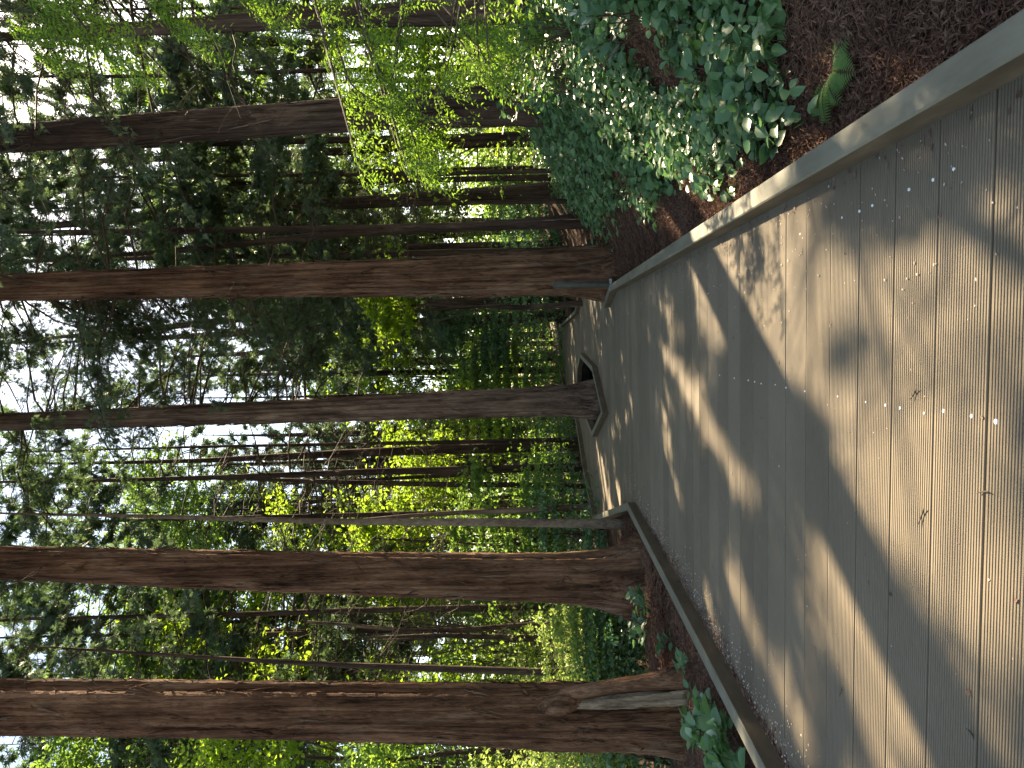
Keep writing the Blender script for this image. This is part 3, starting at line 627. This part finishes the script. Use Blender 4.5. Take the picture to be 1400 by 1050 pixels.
# --- right edge tree: boughs of pinnate bright green leaves hanging in from the right
def pinnate(g, path, r, n_tw=16, tw=.32, leaf=.06, mi=0, wood=1, cull=False, dens=18, hang=.5):
    path = np.asarray(path, float); s = np.linspace(0, 1, 12); idx = np.linspace(0, 1, len(path))
    P = np.stack([np.interp(s, idx, path[:, k]) for k in range(3)], -1); P[1:-1] = (P[:-2] + 2 * P[1:-1] + P[2:]) / 4
    g.tubes(P[None], np.linspace(.016, .003, 12)[None], 5, wood)
    t = r.uniform(.2, 1, n_tw); o = np.stack([np.interp(t, s, P[:, k]) for k in range(3)], -1); ax = NRM(P[-1] - P[0])
    dd = NRM(ax * r.uniform(.3, 1, (n_tw, 1)) + r.normal(0, .55, (n_tw, 3)) * np.array([1, 1, .5]) + np.array([0, 0, -hang * .6])); ln = tw * r.uniform(.5, 1.3, n_tw)
    T = np.stack([o + dd * (ln * q)[:, None] + np.stack([np.zeros(n_tw), np.zeros(n_tw), -hang * ln * q * q], -1) for q in np.linspace(0, 1, 5)], 1)
    g.tubes(T, np.linspace(.004, .001, 5)[None] * np.ones((n_tw, 1)), 3, wood)
    j = np.repeat(np.arange(n_tw), dens); q = np.tile((np.arange(dens) + 1) / dens, n_tw); sg = np.tile(np.array([1, -1] * dens)[:dens], n_tw)
    p = o[j] + dd[j] * (ln[j] * q)[:, None]; p[:, 2] -= hang * ln[j] * q * q
    tg = NRM(dd[j] + np.stack([np.zeros(len(j)), np.zeros(len(j)), -2 * hang * q], -1)); sd = NRM(np.cross(tg, np.array([0, 0, 1.]) + r.normal(0, .25, tg.shape)))
    ld = NRM(sd * sg[:, None] + tg * .45 + r.normal(0, .12, tg.shape)); nr = NRM(np.cross(ld, tg) * sg[:, None] + r.normal(0, .15, tg.shape))
    g.tmpl(*FOLD, p, ld, nr, leaf * r.uniform(.7, 1.25, len(p)) * (1.1 - .5 * np.abs(q - .45)), mi, np.full(len(p), .36))
eE = tree_obj[14][0]; r = np.random.default_rng(77)
ge = Geo()
boughs = [[(560, -60, 7.5), (545, 60, 7.3), (530, 140, 7.2)], [(640, -50, 7.6), (620, 60, 7.4), (600, 130, 7.3)], [(480, -40, 7.6), (500, 40, 7.4), (520, 105, 7.2)],
          [(500, 60, 7.8), (560, 170, 7.5), (585, 262, 7.3)], [(440, 40, 7.9), (470, 150, 7.6), (495, 245, 7.4)], [(520, 100, 7.7), (545, 190, 7.5), (560, 240, 7.2)], [(460, 60, 7.8), (480, 120, 7.5), (560, 165, 7.4)],
          [(660, -60, 7.0), (665, 40, 7.0), (670, 110, 7.0)], [(600, 0, 7.9), (650, 60, 7.7), (680, 110, 7.5)], [(420, -30, 8), (440, 30, 7.8), (450, 80, 7.7)], [(-20, -60, 6.2), (40, 0, 6), (90, 55, 6)], [(60, -40, 6.3), (110, 30, 6.1), (150, 80, 6.1)], [(-30, 10, 6.2), (20, 40, 6.1), (50, 75, 6)], [(160, -30, 6.4), (220, 20, 6.3), (260, 60, 6.2)], [(300, -30, 8), (340, 10, 7.9), (380, 50, 7.8)]]
for bh in boughs:
    pth = [D(*p) for p in bh]
    pinnate(ge, pth, r, n_tw=24, tw=.42, leaf=.058, dens=20, hang=.55)
    pinnate(ge, [p + np.array([.1, .5, .12]) for p in pth], r, n_tw=16, tw=.4, leaf=.058, dens=18, hang=.5)
ge.obj('crown', ['spray', 'twig'], eE)

# --- more forest behind: conifers and broadleaf trees, each a tree of its own
def forest_conifer(x, y, d, H, zlo, wpx, label, seed, mat, nb=72, leaf=.15, L=3.6, lpt=17, bark='bark_dark', group=None, tpm=6):
    return make_tree('conifer_tree', label, d, [(y and x, y, wpx), (x - 300, y + 6, wpx * .75)], H, bark, 10, .5, .04, .3,
                     con(zlo, H, nb, L, .8, leaf=leaf, lpt=lpt, mat=mat, tpm=tpm, twigs=d < 40, tm=SPRAY3 if d > 25 else SPRAY), group, bare=(3, zlo, 16, L * .7), seed=seed)
r = np.random.default_rng(5)
k = 0
for d, ys in ((18.5, (222, 310)), (22, (180, 262, 340)), (26.5, (215, 300, 381)), (33, (335, 362, 398)), (46, (300, 350, 384, 415)), (24, (585, 690, 840, 905, 1010)), (36, (610, 715, 830, 890, 1020)), (21, (-170, 20, 100, 245, 435, 505, 655, 845, 935, 1100, 1230)), (30, (-120, 60, 340, 480, 700, 850, 960, 1120)), (42, (-60, 110, 270, 400, 520, 590, 680, 780, 880, 1010)), (58, (-150, 20, 150, 300, 360, 440, 560, 640, 740, 830, 940, 1070))):
    for y in ys:
        y += r.uniform(-18, 18); k += 1; dd = d + r.uniform(-3, 3)
        while dd < 66 and any(inpoly(D(745, y + q, dd)[None, :2], np.array(DECK))[0] for q in (-22, 0, 22)): dd += 3
        gz0 = (EYE - tz(D(760, y, dd))) / dd * F
        forest_conifer(735 + gz0, y, dd, r.uniform(22, 31), r.uniform(6, 10.5) if d > 25 else r.uniform(6.5, 9), r.uniform(6, 13) * (30 / d) ** .3, "slim dark conifer among the forest trees beyond the boardwalk", 200 + k, ('conifer', 'conifer2')[k % 2], nb=30 if k < 9 else 62, group="conifers in the forest behind the boardwalk", leaf=.14 + d * .0022, L=3.4 + d * .03)

def broadleaf(name, x, y, d, rad, n, mat, label, seed, leaf=.12, bark='bark_dark', group=None, clumps=26, H=None, trunk_r=.10, csz=.34, cat='tree', flat=.35, lw=.62):
    r = np.random.default_rng(4000 + seed); c = D(x, y, d); b = np.array([c[0] + r.normal(0, .3), c[1] + r.normal(0, .3), 0]); b[2] = tz(b) - .05
    e = empty(name, b + np.array([0, 0, .05]), label, cat, group); g = Geo()
    top = c + np.array([0, 0, rad[2] * .5]); P = np.array([b, b + (top - b) * .35 + r.normal(0, .12, 3) * np.array([1, 1, 0]), b + (top - b) * .7 + r.normal(0, .15, 3) * np.array([1, 1, 0]), top])
    trunk_geo(g, P, np.array([trunk_r, trunk_r * .8, trunk_r * .55, .02]), 9, .3, .04, .3, r); g.obj('trunk', bark, e, True)
    cg = Geo(); leafy_crown(cg, c, rad, n, r, leaf, mi=0, wood=1, clumps=clumps, base=b + (c - b) * .35, csz=csz, flat=flat, lw=lw); cg.obj('crown', [mat, 'twig'], e)
    return e
GB = "broadleaf trees lit through behind the boardwalk"
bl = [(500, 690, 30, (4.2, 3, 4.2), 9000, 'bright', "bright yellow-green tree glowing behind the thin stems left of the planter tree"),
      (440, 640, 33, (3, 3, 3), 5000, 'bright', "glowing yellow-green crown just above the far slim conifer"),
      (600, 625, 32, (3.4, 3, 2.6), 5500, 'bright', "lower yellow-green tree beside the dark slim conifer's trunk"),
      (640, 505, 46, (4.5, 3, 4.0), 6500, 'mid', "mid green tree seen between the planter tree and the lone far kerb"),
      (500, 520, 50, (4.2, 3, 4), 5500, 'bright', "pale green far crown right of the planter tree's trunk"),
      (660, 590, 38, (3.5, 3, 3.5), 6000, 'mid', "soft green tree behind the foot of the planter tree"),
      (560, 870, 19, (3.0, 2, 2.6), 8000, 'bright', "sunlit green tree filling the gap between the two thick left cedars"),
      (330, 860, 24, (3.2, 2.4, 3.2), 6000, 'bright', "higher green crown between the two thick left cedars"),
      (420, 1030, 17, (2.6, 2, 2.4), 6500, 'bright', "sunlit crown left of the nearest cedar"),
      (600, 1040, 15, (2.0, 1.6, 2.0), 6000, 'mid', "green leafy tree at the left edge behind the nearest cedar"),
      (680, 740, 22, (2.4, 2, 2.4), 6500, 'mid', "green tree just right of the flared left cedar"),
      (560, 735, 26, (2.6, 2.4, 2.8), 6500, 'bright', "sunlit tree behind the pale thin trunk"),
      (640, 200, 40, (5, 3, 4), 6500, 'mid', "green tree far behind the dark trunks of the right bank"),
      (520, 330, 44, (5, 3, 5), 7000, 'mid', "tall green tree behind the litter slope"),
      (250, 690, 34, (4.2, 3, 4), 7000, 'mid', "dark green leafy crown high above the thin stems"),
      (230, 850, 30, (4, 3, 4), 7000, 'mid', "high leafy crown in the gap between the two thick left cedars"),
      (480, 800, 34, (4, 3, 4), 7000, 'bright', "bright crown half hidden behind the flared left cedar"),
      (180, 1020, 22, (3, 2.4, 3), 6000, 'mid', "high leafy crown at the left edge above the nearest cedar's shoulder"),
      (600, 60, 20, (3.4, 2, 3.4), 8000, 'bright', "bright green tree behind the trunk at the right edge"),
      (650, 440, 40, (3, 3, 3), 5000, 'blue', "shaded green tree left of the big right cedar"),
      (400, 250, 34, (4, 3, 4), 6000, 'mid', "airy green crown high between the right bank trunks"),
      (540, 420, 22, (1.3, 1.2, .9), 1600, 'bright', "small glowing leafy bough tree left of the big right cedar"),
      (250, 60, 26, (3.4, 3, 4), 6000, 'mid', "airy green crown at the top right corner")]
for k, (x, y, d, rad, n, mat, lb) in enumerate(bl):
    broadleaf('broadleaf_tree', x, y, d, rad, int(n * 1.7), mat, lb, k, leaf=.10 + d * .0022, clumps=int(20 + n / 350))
# understory bushes
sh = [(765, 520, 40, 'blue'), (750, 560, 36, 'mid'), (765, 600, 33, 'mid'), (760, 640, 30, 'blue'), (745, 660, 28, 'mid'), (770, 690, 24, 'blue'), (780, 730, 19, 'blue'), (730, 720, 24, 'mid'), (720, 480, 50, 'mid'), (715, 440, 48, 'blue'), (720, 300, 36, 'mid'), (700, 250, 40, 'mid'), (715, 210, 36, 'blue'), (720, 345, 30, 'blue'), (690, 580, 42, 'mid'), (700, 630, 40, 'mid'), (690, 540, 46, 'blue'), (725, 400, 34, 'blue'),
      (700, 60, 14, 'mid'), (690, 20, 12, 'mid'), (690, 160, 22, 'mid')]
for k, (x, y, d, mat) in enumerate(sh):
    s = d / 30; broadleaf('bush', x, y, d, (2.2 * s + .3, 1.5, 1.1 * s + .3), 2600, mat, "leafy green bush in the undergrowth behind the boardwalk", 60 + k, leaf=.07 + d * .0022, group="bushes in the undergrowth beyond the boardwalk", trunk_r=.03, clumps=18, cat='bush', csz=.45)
vn = [(790, 865, 14, 'vine'), (740, 850, 18, 'vine'), (700, 890, 20, 'vine'), (660, 860, 24, 'mid'), (800, 890, 12.5, 'vine'), (830, 870, 12.5, 'blue'), (760, 1020, 12, 'vine'), (700, 1030, 14, 'vine'), (820, 1030, 11, 'vine'), (850, 1045, 10.5, 'blue'), (640, 900, 20, 'mid'), (640, 1010, 18, 'mid'), (845, 900, 12, 'blue'), (720, 870, 23, 'vine'), (680, 820, 26, 'mid'), (600, 830, 27, 'mid')]
for k, (x, y, d, mat) in enumerate(vn):
    s = d / 16; broadleaf('vine_thicket', x, y, d, (1.2 * s, 1.0, .85 * s), 3400, mat, "thicket of small pale green leaves behind the two thick left cedars", 100 + k, leaf=.05 + d * .0022, group="leafy thickets on the left slope", trunk_r=.025, clumps=22, cat='thicket', csz=.5)
# far wood closing the view
gw = Geo(); r = np.random.default_rng(9); n = 52000
ang = r.uniform(-.75, .75, n); dist = r.uniform(66, 120, n)
cl = vnoise(ang * 60, dist * .2, 1.0, 8)
hh = (6 + 6.5 * (vnoise(ang * 22, ang * 0, 1.0, 12) + .6)) * r.uniform(0, 1, n) ** .8
P = np.stack([FWDH[0] * dist + RIGHTH[0] * np.tan(ang) * dist, FWDH[1] * dist + RIGHTH[1] * np.tan(ang) * dist, hh - .8], -1)
P += r.normal(0, .6, P.shape)
ld = rand_unit(n, r); gw.tmpl(*FOLD, P, ld, NRM(r.normal(0, 1, P.shape) + np.array([0, 0, .5])), r.uniform(.35, .8, n), 0, np.full(n, .7))
tag(gw.obj('distant_woodland', 'mid'), kind='stuff')

# ------------------------------------------------------------------ pale bare tree and low wall far left
def limb_thing(name, label, cat, segs, mat, sides=10):
    e = None; g = Geo()
    for s in segs:
        P = np.array([D(x, y, d) for x, y, d, _ in s]); W = np.array([w_ for *_, w_ in s]); trunk_geo(g, P, W, sides, .12, .04, 0, np.random.default_rng(3))
    o = g.obj(name, mat, None, True); return tag(o, label, cat)
limb_thing('bare_tree', "crooked greyish bare tree standing on the slope between the two thick left cedars", 'tree',
   [[(830, 862, 19.5, 0.072), (790, 866, 19.5, 0.072), (760, 860, 19.5, 0.072), (730, 853, 19.5, 0.072), (640, 861, 19.5, 0.078), (560, 862, 19.5, 0.060), (420, 850, 19.5, 0.036)], [(750, 858, 19.5, 0.054), (735, 868, 19.4, 0.054), (738, 880, 19.3, 0.048), (760, 890, 19.2, 0.030)], [(740, 855, 19.5, 0.036), (765, 843, 19.3, 0.030), (775, 832, 19.2, 0.018)], [(640, 861, 19.5, 0.042), (600, 872, 19.4, 0.036), (500, 876, 19.4, 0.021)]], 'bark_grey')
gs = Geo(); a, b = D(773, 735, 30), D(771, 655, 30); a[2] = b[2] = -.35
nn = FWDH * .35
gs.add([a, b, b + nn, a + nn] + [p + np.array([0, 0, .75]) for p in (a, b, b + nn, a + nn)], [(0, 3, 2, 1), (4, 5, 6, 7), (0, 1, 5, 4), (1, 2, 6, 5), (2, 3, 7, 6), (3, 0, 4, 7)])
tag(gs.obj('stone_wall', 'stone'), "low grey stone wall glimpsed through the greenery behind the pale thin trunk", 'wall')

# ------------------------------------------------------------------ post beside the right cedar
pb_ = G(836, 389, KH); base = np.array([pb_[0] + .02, pb_[1] + .35, tz((pb_[0], pb_[1] + .35)) - .02])
base = D(834, 389, 13.0); e = empty('post', base, "short round grey-green post at the end of the right kerb", 'post')
g = Geo(); zb = tz(base) - .05; top = D(757, 389, 13.0)
P = np.array([[base[0], base[1], zb], base, base + (top - base) * .5, top, top + (top - base) * .012, top + (top - base) * .02]); g.tubes(P[None], np.array([[.052, .052, .052, .052, .04, .001]]), 16); g.obj('pole', 'post', e, True)
g = Geo(); c = base + np.array([0, 0, -.01]); s = np.array([.10, .05, .022])
g.add([c + s * np.array(q) for q in ((-1, -1, -1), (1, -1, -1), (1, 1, -1), (-1, 1, -1), (-1, -1, 1), (1, -1, 1), (1, 1, 1), (-1, 1, 1))], [(0, 3, 2, 1), (4, 5, 6, 7), (0, 1, 5, 4), (1, 2, 6, 5), (2, 3, 7, 6), (3, 0, 4, 7)])
g.obj('bracket', 'bracket', e)

# ------------------------------------------------------------------ plants of the bank
def clump(name, label, cat, c, n, leaf, spread, height, mat, seed, parts=True, lean=None, group=None, upright=.5, lw=1.0):
    """a plant: stems from the root, ovate leaves along them"""
    r = np.random.default_rng(7000 + seed); c = np.array([c[0], c[1], tz(c)]); e = empty(name, c, label, cat, group)
    ns = max(3, n // 7); az = r.uniform(0, 6.283, ns); out = r.uniform(.15, 1, ns) * spread; h = height * r.uniform(.5, 1.1, ns)
    tip = c + np.stack([np.cos(az) * out, np.sin(az) * out, h], -1); 
    if lean is not None: tip += np.array(lean)
    mid = c + (tip - c) * .55 + np.array([0, 0, .18]) * height; rt = c + r.normal(0, .04, (ns, 3)) * np.array([1, 1, 0]) - np.array([0, 0, .03])
    gs_ = Geo(); q = np.linspace(0, 1, 6)[None, :, None]; P = (1 - q) ** 2 * rt[:, None] + 2 * q * (1 - q) * mid[:, None] + q * q * tip[:, None]
    gs_.tubes(P, np.linspace(.006, .002, 6)[None] * np.ones((ns, 1)), 4); gs_.obj('stem', 'twig', e)
    i = r.integers(0, ns, n); t = r.uniform(.35, 1.0, n)[:, None]; p = (1 - t) ** 2 * rt[i] + 2 * t * (1 - t) * mid[i] + t * t * tip[i]
    a2 = r.uniform(0, 6.283, n); od = NRM(p - c) * .6 + np.stack([np.cos(a2), np.sin(a2), r.uniform(-.5, .35, n)], -1)
    p = p + NRM(od) * (.25 * leaf); p[:, 2] = np.maximum(p[:, 2], gz(p[:, 0], p[:, 1]) + .02)
    nr = NRM(r.normal(0, .35, (n, 3)) + np.array([-.15, -.35, .9]))
    gl = Geo(); gl.tmpl(*OVATE, p, od, nr, leaf * r.uniform(.55, 1.2, n), 0, np.full(n, lw)); gl.obj('foliage', mat, e, True)
    return e
def on_ground(x, y, far=40):
    r_ = ray(x, y); prev = 0.8
    for t in np.arange(.8, far, .04):
        p = CAMP + r_ * t
        if p[2] < tz(p): return p
    return CAMP + r_ * far
r = np.random.default_rng(21)
clump('broad_leaved_plant', "large-leaved plant on the bank above the right kerb, under the fern", 'plant', on_ground(1040, 125), 60, .13, .30, .2, 'cover', 1)
clump('broad_leaved_plant', "low plant with big flat leaves midway along the leafy bank", 'plant', on_ground(1000, 150), 60, .12, .36, .2, 'cover', 2)
clump('broad_leaved_plant', "plant with a few large leaves hanging over the right kerb", 'plant', on_ground(1070, 185), 26, .12, .22, .16, 'cover', 3)
clump('broad_leaved_plant', "small rosette of leaves on the litter just above the right kerb", 'plant', on_ground(985, 225), 22, .09, .18, .12, 'blue', 4)
clump('pale_leaved_plant', "pale leafy plant catching the sun above the right kerb", 'plant', on_ground(905, 245), 130, .075, .35, .2, 'fern', 5)
clump('pale_leaved_plant', "pale plant with shiny leaves at the right edge below the curved root", 'plant', on_ground(985, 60), 46, .085, .25, .18, 'fern', 6)
clump('leafy_sapling', "leafy sapling with narrow hanging leaves at the right edge of the bank", 'sapling', on_ground(900, 25), 150, .13, .6, .7, 'blue', 7, lw=.7)
clump('leafy_sapling', "tall leafy sapling hanging over the dark trunk on the bank", 'sapling', on_ground(800, 110), 190, .12, .7, 1.0, 'blue', 8, lw=.7)
clump('leafy_sapling', "leafy sapling with drooping leaves in the top of the bank, right of the dark trunk", 'sapling', on_ground(800, 40), 190, .13, .7, 1.0, 'mid', 9, lw=.7)
clump('broad_leaved_plant', "big green leaves crowding the bottom left corner outside the left kerb", 'plant', on_ground(1005, 1010), 44, .20, .38, .20, 'cover', 10)
clump('broad_leaved_plant', "broad leaves leaning over the left kerb beside the nearest cedar's root", 'plant', on_ground(985, 965), 26, .17, .26, .18, 'cover', 11)
clump('broad_leaved_plant', "tall cluster of broad leaves pressed against the outside of the near left kerb", 'plant', on_ground(1025, 1040), 50, .19, .35, .22, 'cover', 16)
clump('broad_leaved_plant', "leafy plant filling the ground between the nearest cedar and the left kerb", 'plant', on_ground(975, 995), 46, .16, .4, .2, 'cover', 17)
clump('vine_plant', "green ivy-like plant climbing between the flared cedar and the left kerb", 'plant', on_ground(905, 842), 64, .15, .42, .45, 'blue', 12)
clump('vine_plant', "few round leaves at the foot of the slim dark trunk between the left cedars", 'plant', on_ground(875, 893), 40, .14, .35, .42, 'blue', 13)
clump('vine_plant', "small leafy sprig against the inner face side of the left kerb near the flared cedar", 'plant', on_ground(925, 872), 16, .12, .16, .2, 'blue', 14)
clump('vine_plant', "thin leafy sprig outside the left kerb halfway to the corner", 'plant', on_ground(950, 905), 26, .12, .26, .22, 'cover', 15)
# ground cover of the bank: nobody could count it
gc = Geo(); n = 0; P = []
while n < 30000:
    Y = r.uniform(1.6, 24, 4000); X = xr(np.minimum(Y, 14)) + r.uniform(.35, 9, 4000)
    z = gz(X, Y); pts = np.stack([X, Y, z], -1); x_, y_, f_ = project(pts)
    dr = X - xr(np.minimum(Y, 14)) - np.minimum(np.clip(Y - 14, 0, 60) * .35, 1.6)
    want = smooth(.30, .85, dr + .45 * vnoise(X, Y, 1.4, 31)) * (vnoise(X, Y, 1.9, 33) > -.52) * smooth(2.4, 3.2, Y) * np.where(Y > 9.5, smooth(.8, 1.7, dr), 1) * (x_ < np.where(y_ < 140, 1085, 1135))
    dens = np.clip(1.2 - Y / 26, .15, 1)
    k = r.uniform(0, 1, 4000) < want * dens; P.append(pts[k]); n += k.sum()
P = np.concatenate(P)[:30000]; n = len(P)
hgt = (.05 + .20 * r.uniform(0, 1, n) ** 1.4) * (1 + .8 * smooth(2, 4, P[:, 0] - xr(np.minimum(P[:, 1], 14))))
az = r.uniform(0, 6.283, n); st = P.copy(); P = P + np.stack([np.cos(az) * .05, np.sin(az) * .05, hgt], -1)
gc.tubes(np.stack([st - np.array([0, 0, .02]), (st + P) / 2 + r.normal(0, .015, P.shape), P], 1)[::2], np.array([.0035, .003, .0018])[None] * np.ones(((n + 1) // 2, 1)), 3, 1)
nl = 3; j = np.repeat(np.arange(n), nl); a2 = az[j] + r.uniform(-1.6, 1.6, len(j)); ld = np.stack([np.cos(a2), np.sin(a2), r.uniform(-.6, .15, len(j))], -1)
pp = P[j] + r.normal(0, .03, (len(j), 3)) - np.array([0, 0, .02]) * r.uniform(0, 2, (len(j), 1)); pp[:, 2] = np.maximum(pp[:, 2], gz(pp[:, 0], pp[:, 1]) + .015)
gc.tmpl(*OVATE, pp, ld, NRM(r.normal(0, .35, ld.shape) + np.array([-.25, -.25, .9])), r.uniform(.06, .135, len(j)), 0, r.uniform(.75, 1.0, len(j)))
tag(gc.obj('ground_cover', ['cover', 'twig'], None, True), kind='stuff')

# fern
def frond(g, root, az, L, r, lift=.7, mi=0, wood=1):
    n = 19; t = np.linspace(0, 1, 14); d = np.array([math.cos(az), math.sin(az), 0.]); P = root + L * (t[:, None] * d) + np.outer(L * (lift * t - .85 * lift * t * t), [0, 0, 1]); 
    g.tubes(P[None], np.linspace(.005, .0012, 14)[None], 4, wood)
    s = np.linspace(.16, .99, n); o = np.stack([np.interp(s, t, P[:, k]) for k in range(3)], -1); tg = NRM(np.gradient(o, axis=0)); sd = NRM(np.cross(tg, np.array([0, 0, 1.])))
    ln = L * .30 * np.sin(np.clip(s * 1.02, 0, 1) * math.pi * .93 + .18) * (1.12 - .35 * s)
    for sg in (1, -1):
        ld = NRM(sd * sg + tg * .35 + np.array([0, 0, -.18])); nr = NRM(np.cross(sd, tg)); nr *= np.sign(nr[:, 2:3])
        g.tmpl(*OVATE, o, ld, nr, ln, mi, np.full(n, .24))
c = on_ground(1140, 95); e = empty('fern', c, "green fern with feathery fronds on the litter bank above the right kerb", 'fern'); r = np.random.default_rng(8)
for a in (-2.9, -2.4, -1.9, -1.3, 2.9, 2.3, -.6, .4):
    g = Geo(); frond(g, c, a, r.uniform(.28, .40), r, r.uniform(.4, .8)); g.obj('frond', ['fern', 'twig'], e)
# curved root at the right edge
rp_ = [(1050, -30), (1020, 12), (985, 32), (955, 34), (940, 22), (932, 2), (930, -25)]
g = Geo(); Pp = np.array([on_ground(x, y) + np.array([0, -.03, .04]) for x, y in rp_]); trunk_geo(g, Pp, np.array([.05, .045, .05, .045, .04, .04, .035]), 14, .03, .08, 0, r)
tag(g.obj('exposed_root', 'bark_dark', None, True), "gnarled brown root curving out of the bank at the right edge", 'root')

# ------------------------------------------------------------------ litter
gl = Geo(); r = np.random.default_rng(14)
def sprigs(X, Y, L0, L1, rad, lift=.03):
    n = len(X); z = gz(X, Y); az = r.uniform(0, 6.283, n); L = r.uniform(L0, L1, n); s = np.linspace(-.5, .5, 5)
    bend = r.normal(0, .25, n); h = r.uniform(0, lift, n)
    x = X[:, None] + L[:, None] * (s * np.cos(az)[:, None] - (bend[:, None] * (s * s - .1)) * np.sin(az)[:, None]); y = Y[:, None] + L[:, None] * (s * np.sin(az)[:, None] + (bend[:, None] * (s * s - .1)) * np.cos(az)[:, None])
    zz = gz(x, y) + h[:, None] + .006 + r.normal(0, .006, x.shape) + .10 * L[:, None] * (s * s)[None] * r.uniform(-.3, 1, n)[:, None]
    ok = (x.min(1) > xr(np.minimum(Y, 14)) + .14) | (x.max(1) < xl(np.minimum(Y, 14)) - .14)
    P = np.stack([x, y, zz], -1)[ok]; gl.tubes(P, rad * np.array([.7, 1, 1, .9, .4])[None] * r.uniform(.6, 1.4, (len(P), 1)), 3, 0)
    # needles along the sprig
    m = 7; i = np.repeat(np.arange(len(P)), m); u = r.uniform(0, 3.99, len(i)); sg = u.astype(int); fr = (u - sg)[:, None]
    o = P[i, sg] * (1 - fr) + P[i, sg + 1] * fr; dd = NRM(P[i, sg + 1] - P[i, sg] + r.normal(0, .012, o.shape)); gl.tmpl(*RHOMB, o, dd + r.normal(0, .35, o.shape), NRM(r.normal(0, 1, o.shape) + np.array([0, 0, 1])), r.uniform(.02, .05, len(o)), 0, np.full(len(o), .22))
n = 19000; Y = r.uniform(1.0, 9, n); sprigs(xr(Y) + .16 + r.uniform(0, 1, n) ** 1.5 * 2.6, Y, .06, .20, .0017)
n = 7000; Y = r.uniform(8, 17, n); sprigs(xr(np.minimum(Y, 14)) + .16 + r.uniform(0, 6, n), Y, .10, .30, .0026)
n = 6500; Y = r.uniform(3.5, 14, n); sprigs(xl(np.minimum(Y, 14)) - .16 - r.uniform(0, 1, n) ** 1.5 * 2.6, Y, .06, .22, .0019)
for cx, cy in ((900, 775), (905, 870), (905, 905), (870, 745)):        # heaps at the feet of the left cedars
    c = on_ground(cx, cy); n = 700; sprigs(c[0] + r.normal(0, .3, n), c[1] + r.normal(0, .35, n), .08, .3, .004, .14)
tag(gl.obj('fallen_needles', 'litter'), kind='stuff')
# petals and crumbs on the boards
gp = Geo()
def scatter(n, xs, ys, s0, s1, mi):
    P = np.stack([xs, ys, r.uniform(.003, .007, n)], -1); gp.tmpl(*OVATE, P, NRM(np.stack([r.normal(0, 1, n), r.normal(0, 1, n), r.normal(0, .12, n)], -1)), NRM(r.normal(0, .25, (n, 3)) + np.array([0, 0, 1])), r.uniform(s0, s1, n), mi, r.uniform(.7, 1.3, n))
n = 1700; Y = r.uniform(3.2, 12, n); scatter(n, xl(Y) + .03 + np.abs(r.normal(0, .16, n)), Y, .008, .022, 0)
n = 1400; Y = 3.2 + 7 * r.uniform(0, 1, n) ** 1.2; scatter(n, xl(Y) + .015 + np.abs(r.normal(0, .06, n)) * (.5 + .9 * (vnoise(Y, Y * 0, 2.5, 2) > 0)), Y, .012, .04, 1)
n = 330; Y = r.uniform(1.5, 11, n); scatter(n, xr(Y) - .02 - np.abs(r.normal(0, .28, n)), Y, .006, .016, 0)
n = 160; Y = r.uniform(1.2, 10, n); scatter(n, xr(Y) - .012 - np.abs(r.normal(0, .05, n)), Y, .01, .03, 1)
n = 220; Y = r.uniform(1.6, 9, n); scatter(n, xl(Y) + (xr(Y) - xl(Y)) * r.uniform(.03, .97, n), Y, .004, .012, 0)
n = 60; Y = r.uniform(1.8, 8, n); scatter(n, xl(Y) + (xr(Y) - xl(Y)) * r.uniform(.05, .95, n), Y, .008, .03, 1)
tag(gp.obj('fallen_petals', ['petal', 'debris']), kind='stuff')
for px, py in ((1250, 538), (1345, 672), (1328, 1002), (1150, 945), (1260, 705)):
    c = G(px, py, .006); a = r.uniform(0, 3.14); s = np.linspace(-.5, .5, 6); L = r.uniform(.05, .10); g = Geo()
    P = np.stack([c[0] + L * s * math.cos(a) - .25 * L * s * s * math.sin(a), c[1] + L * s * math.sin(a) + .25 * L * s * s * math.cos(a), .006 + .006 * (s * 2) ** 2], -1); g.tubes(P[None], np.array([[.0015, .003, .003, .0028, .002, .001]]), 5)
    tag(g.obj('fallen_twig', 'deadtwig', None, True), "tiny dry twig lying on the sunlit boards", 'twig', "twigs on the boards")
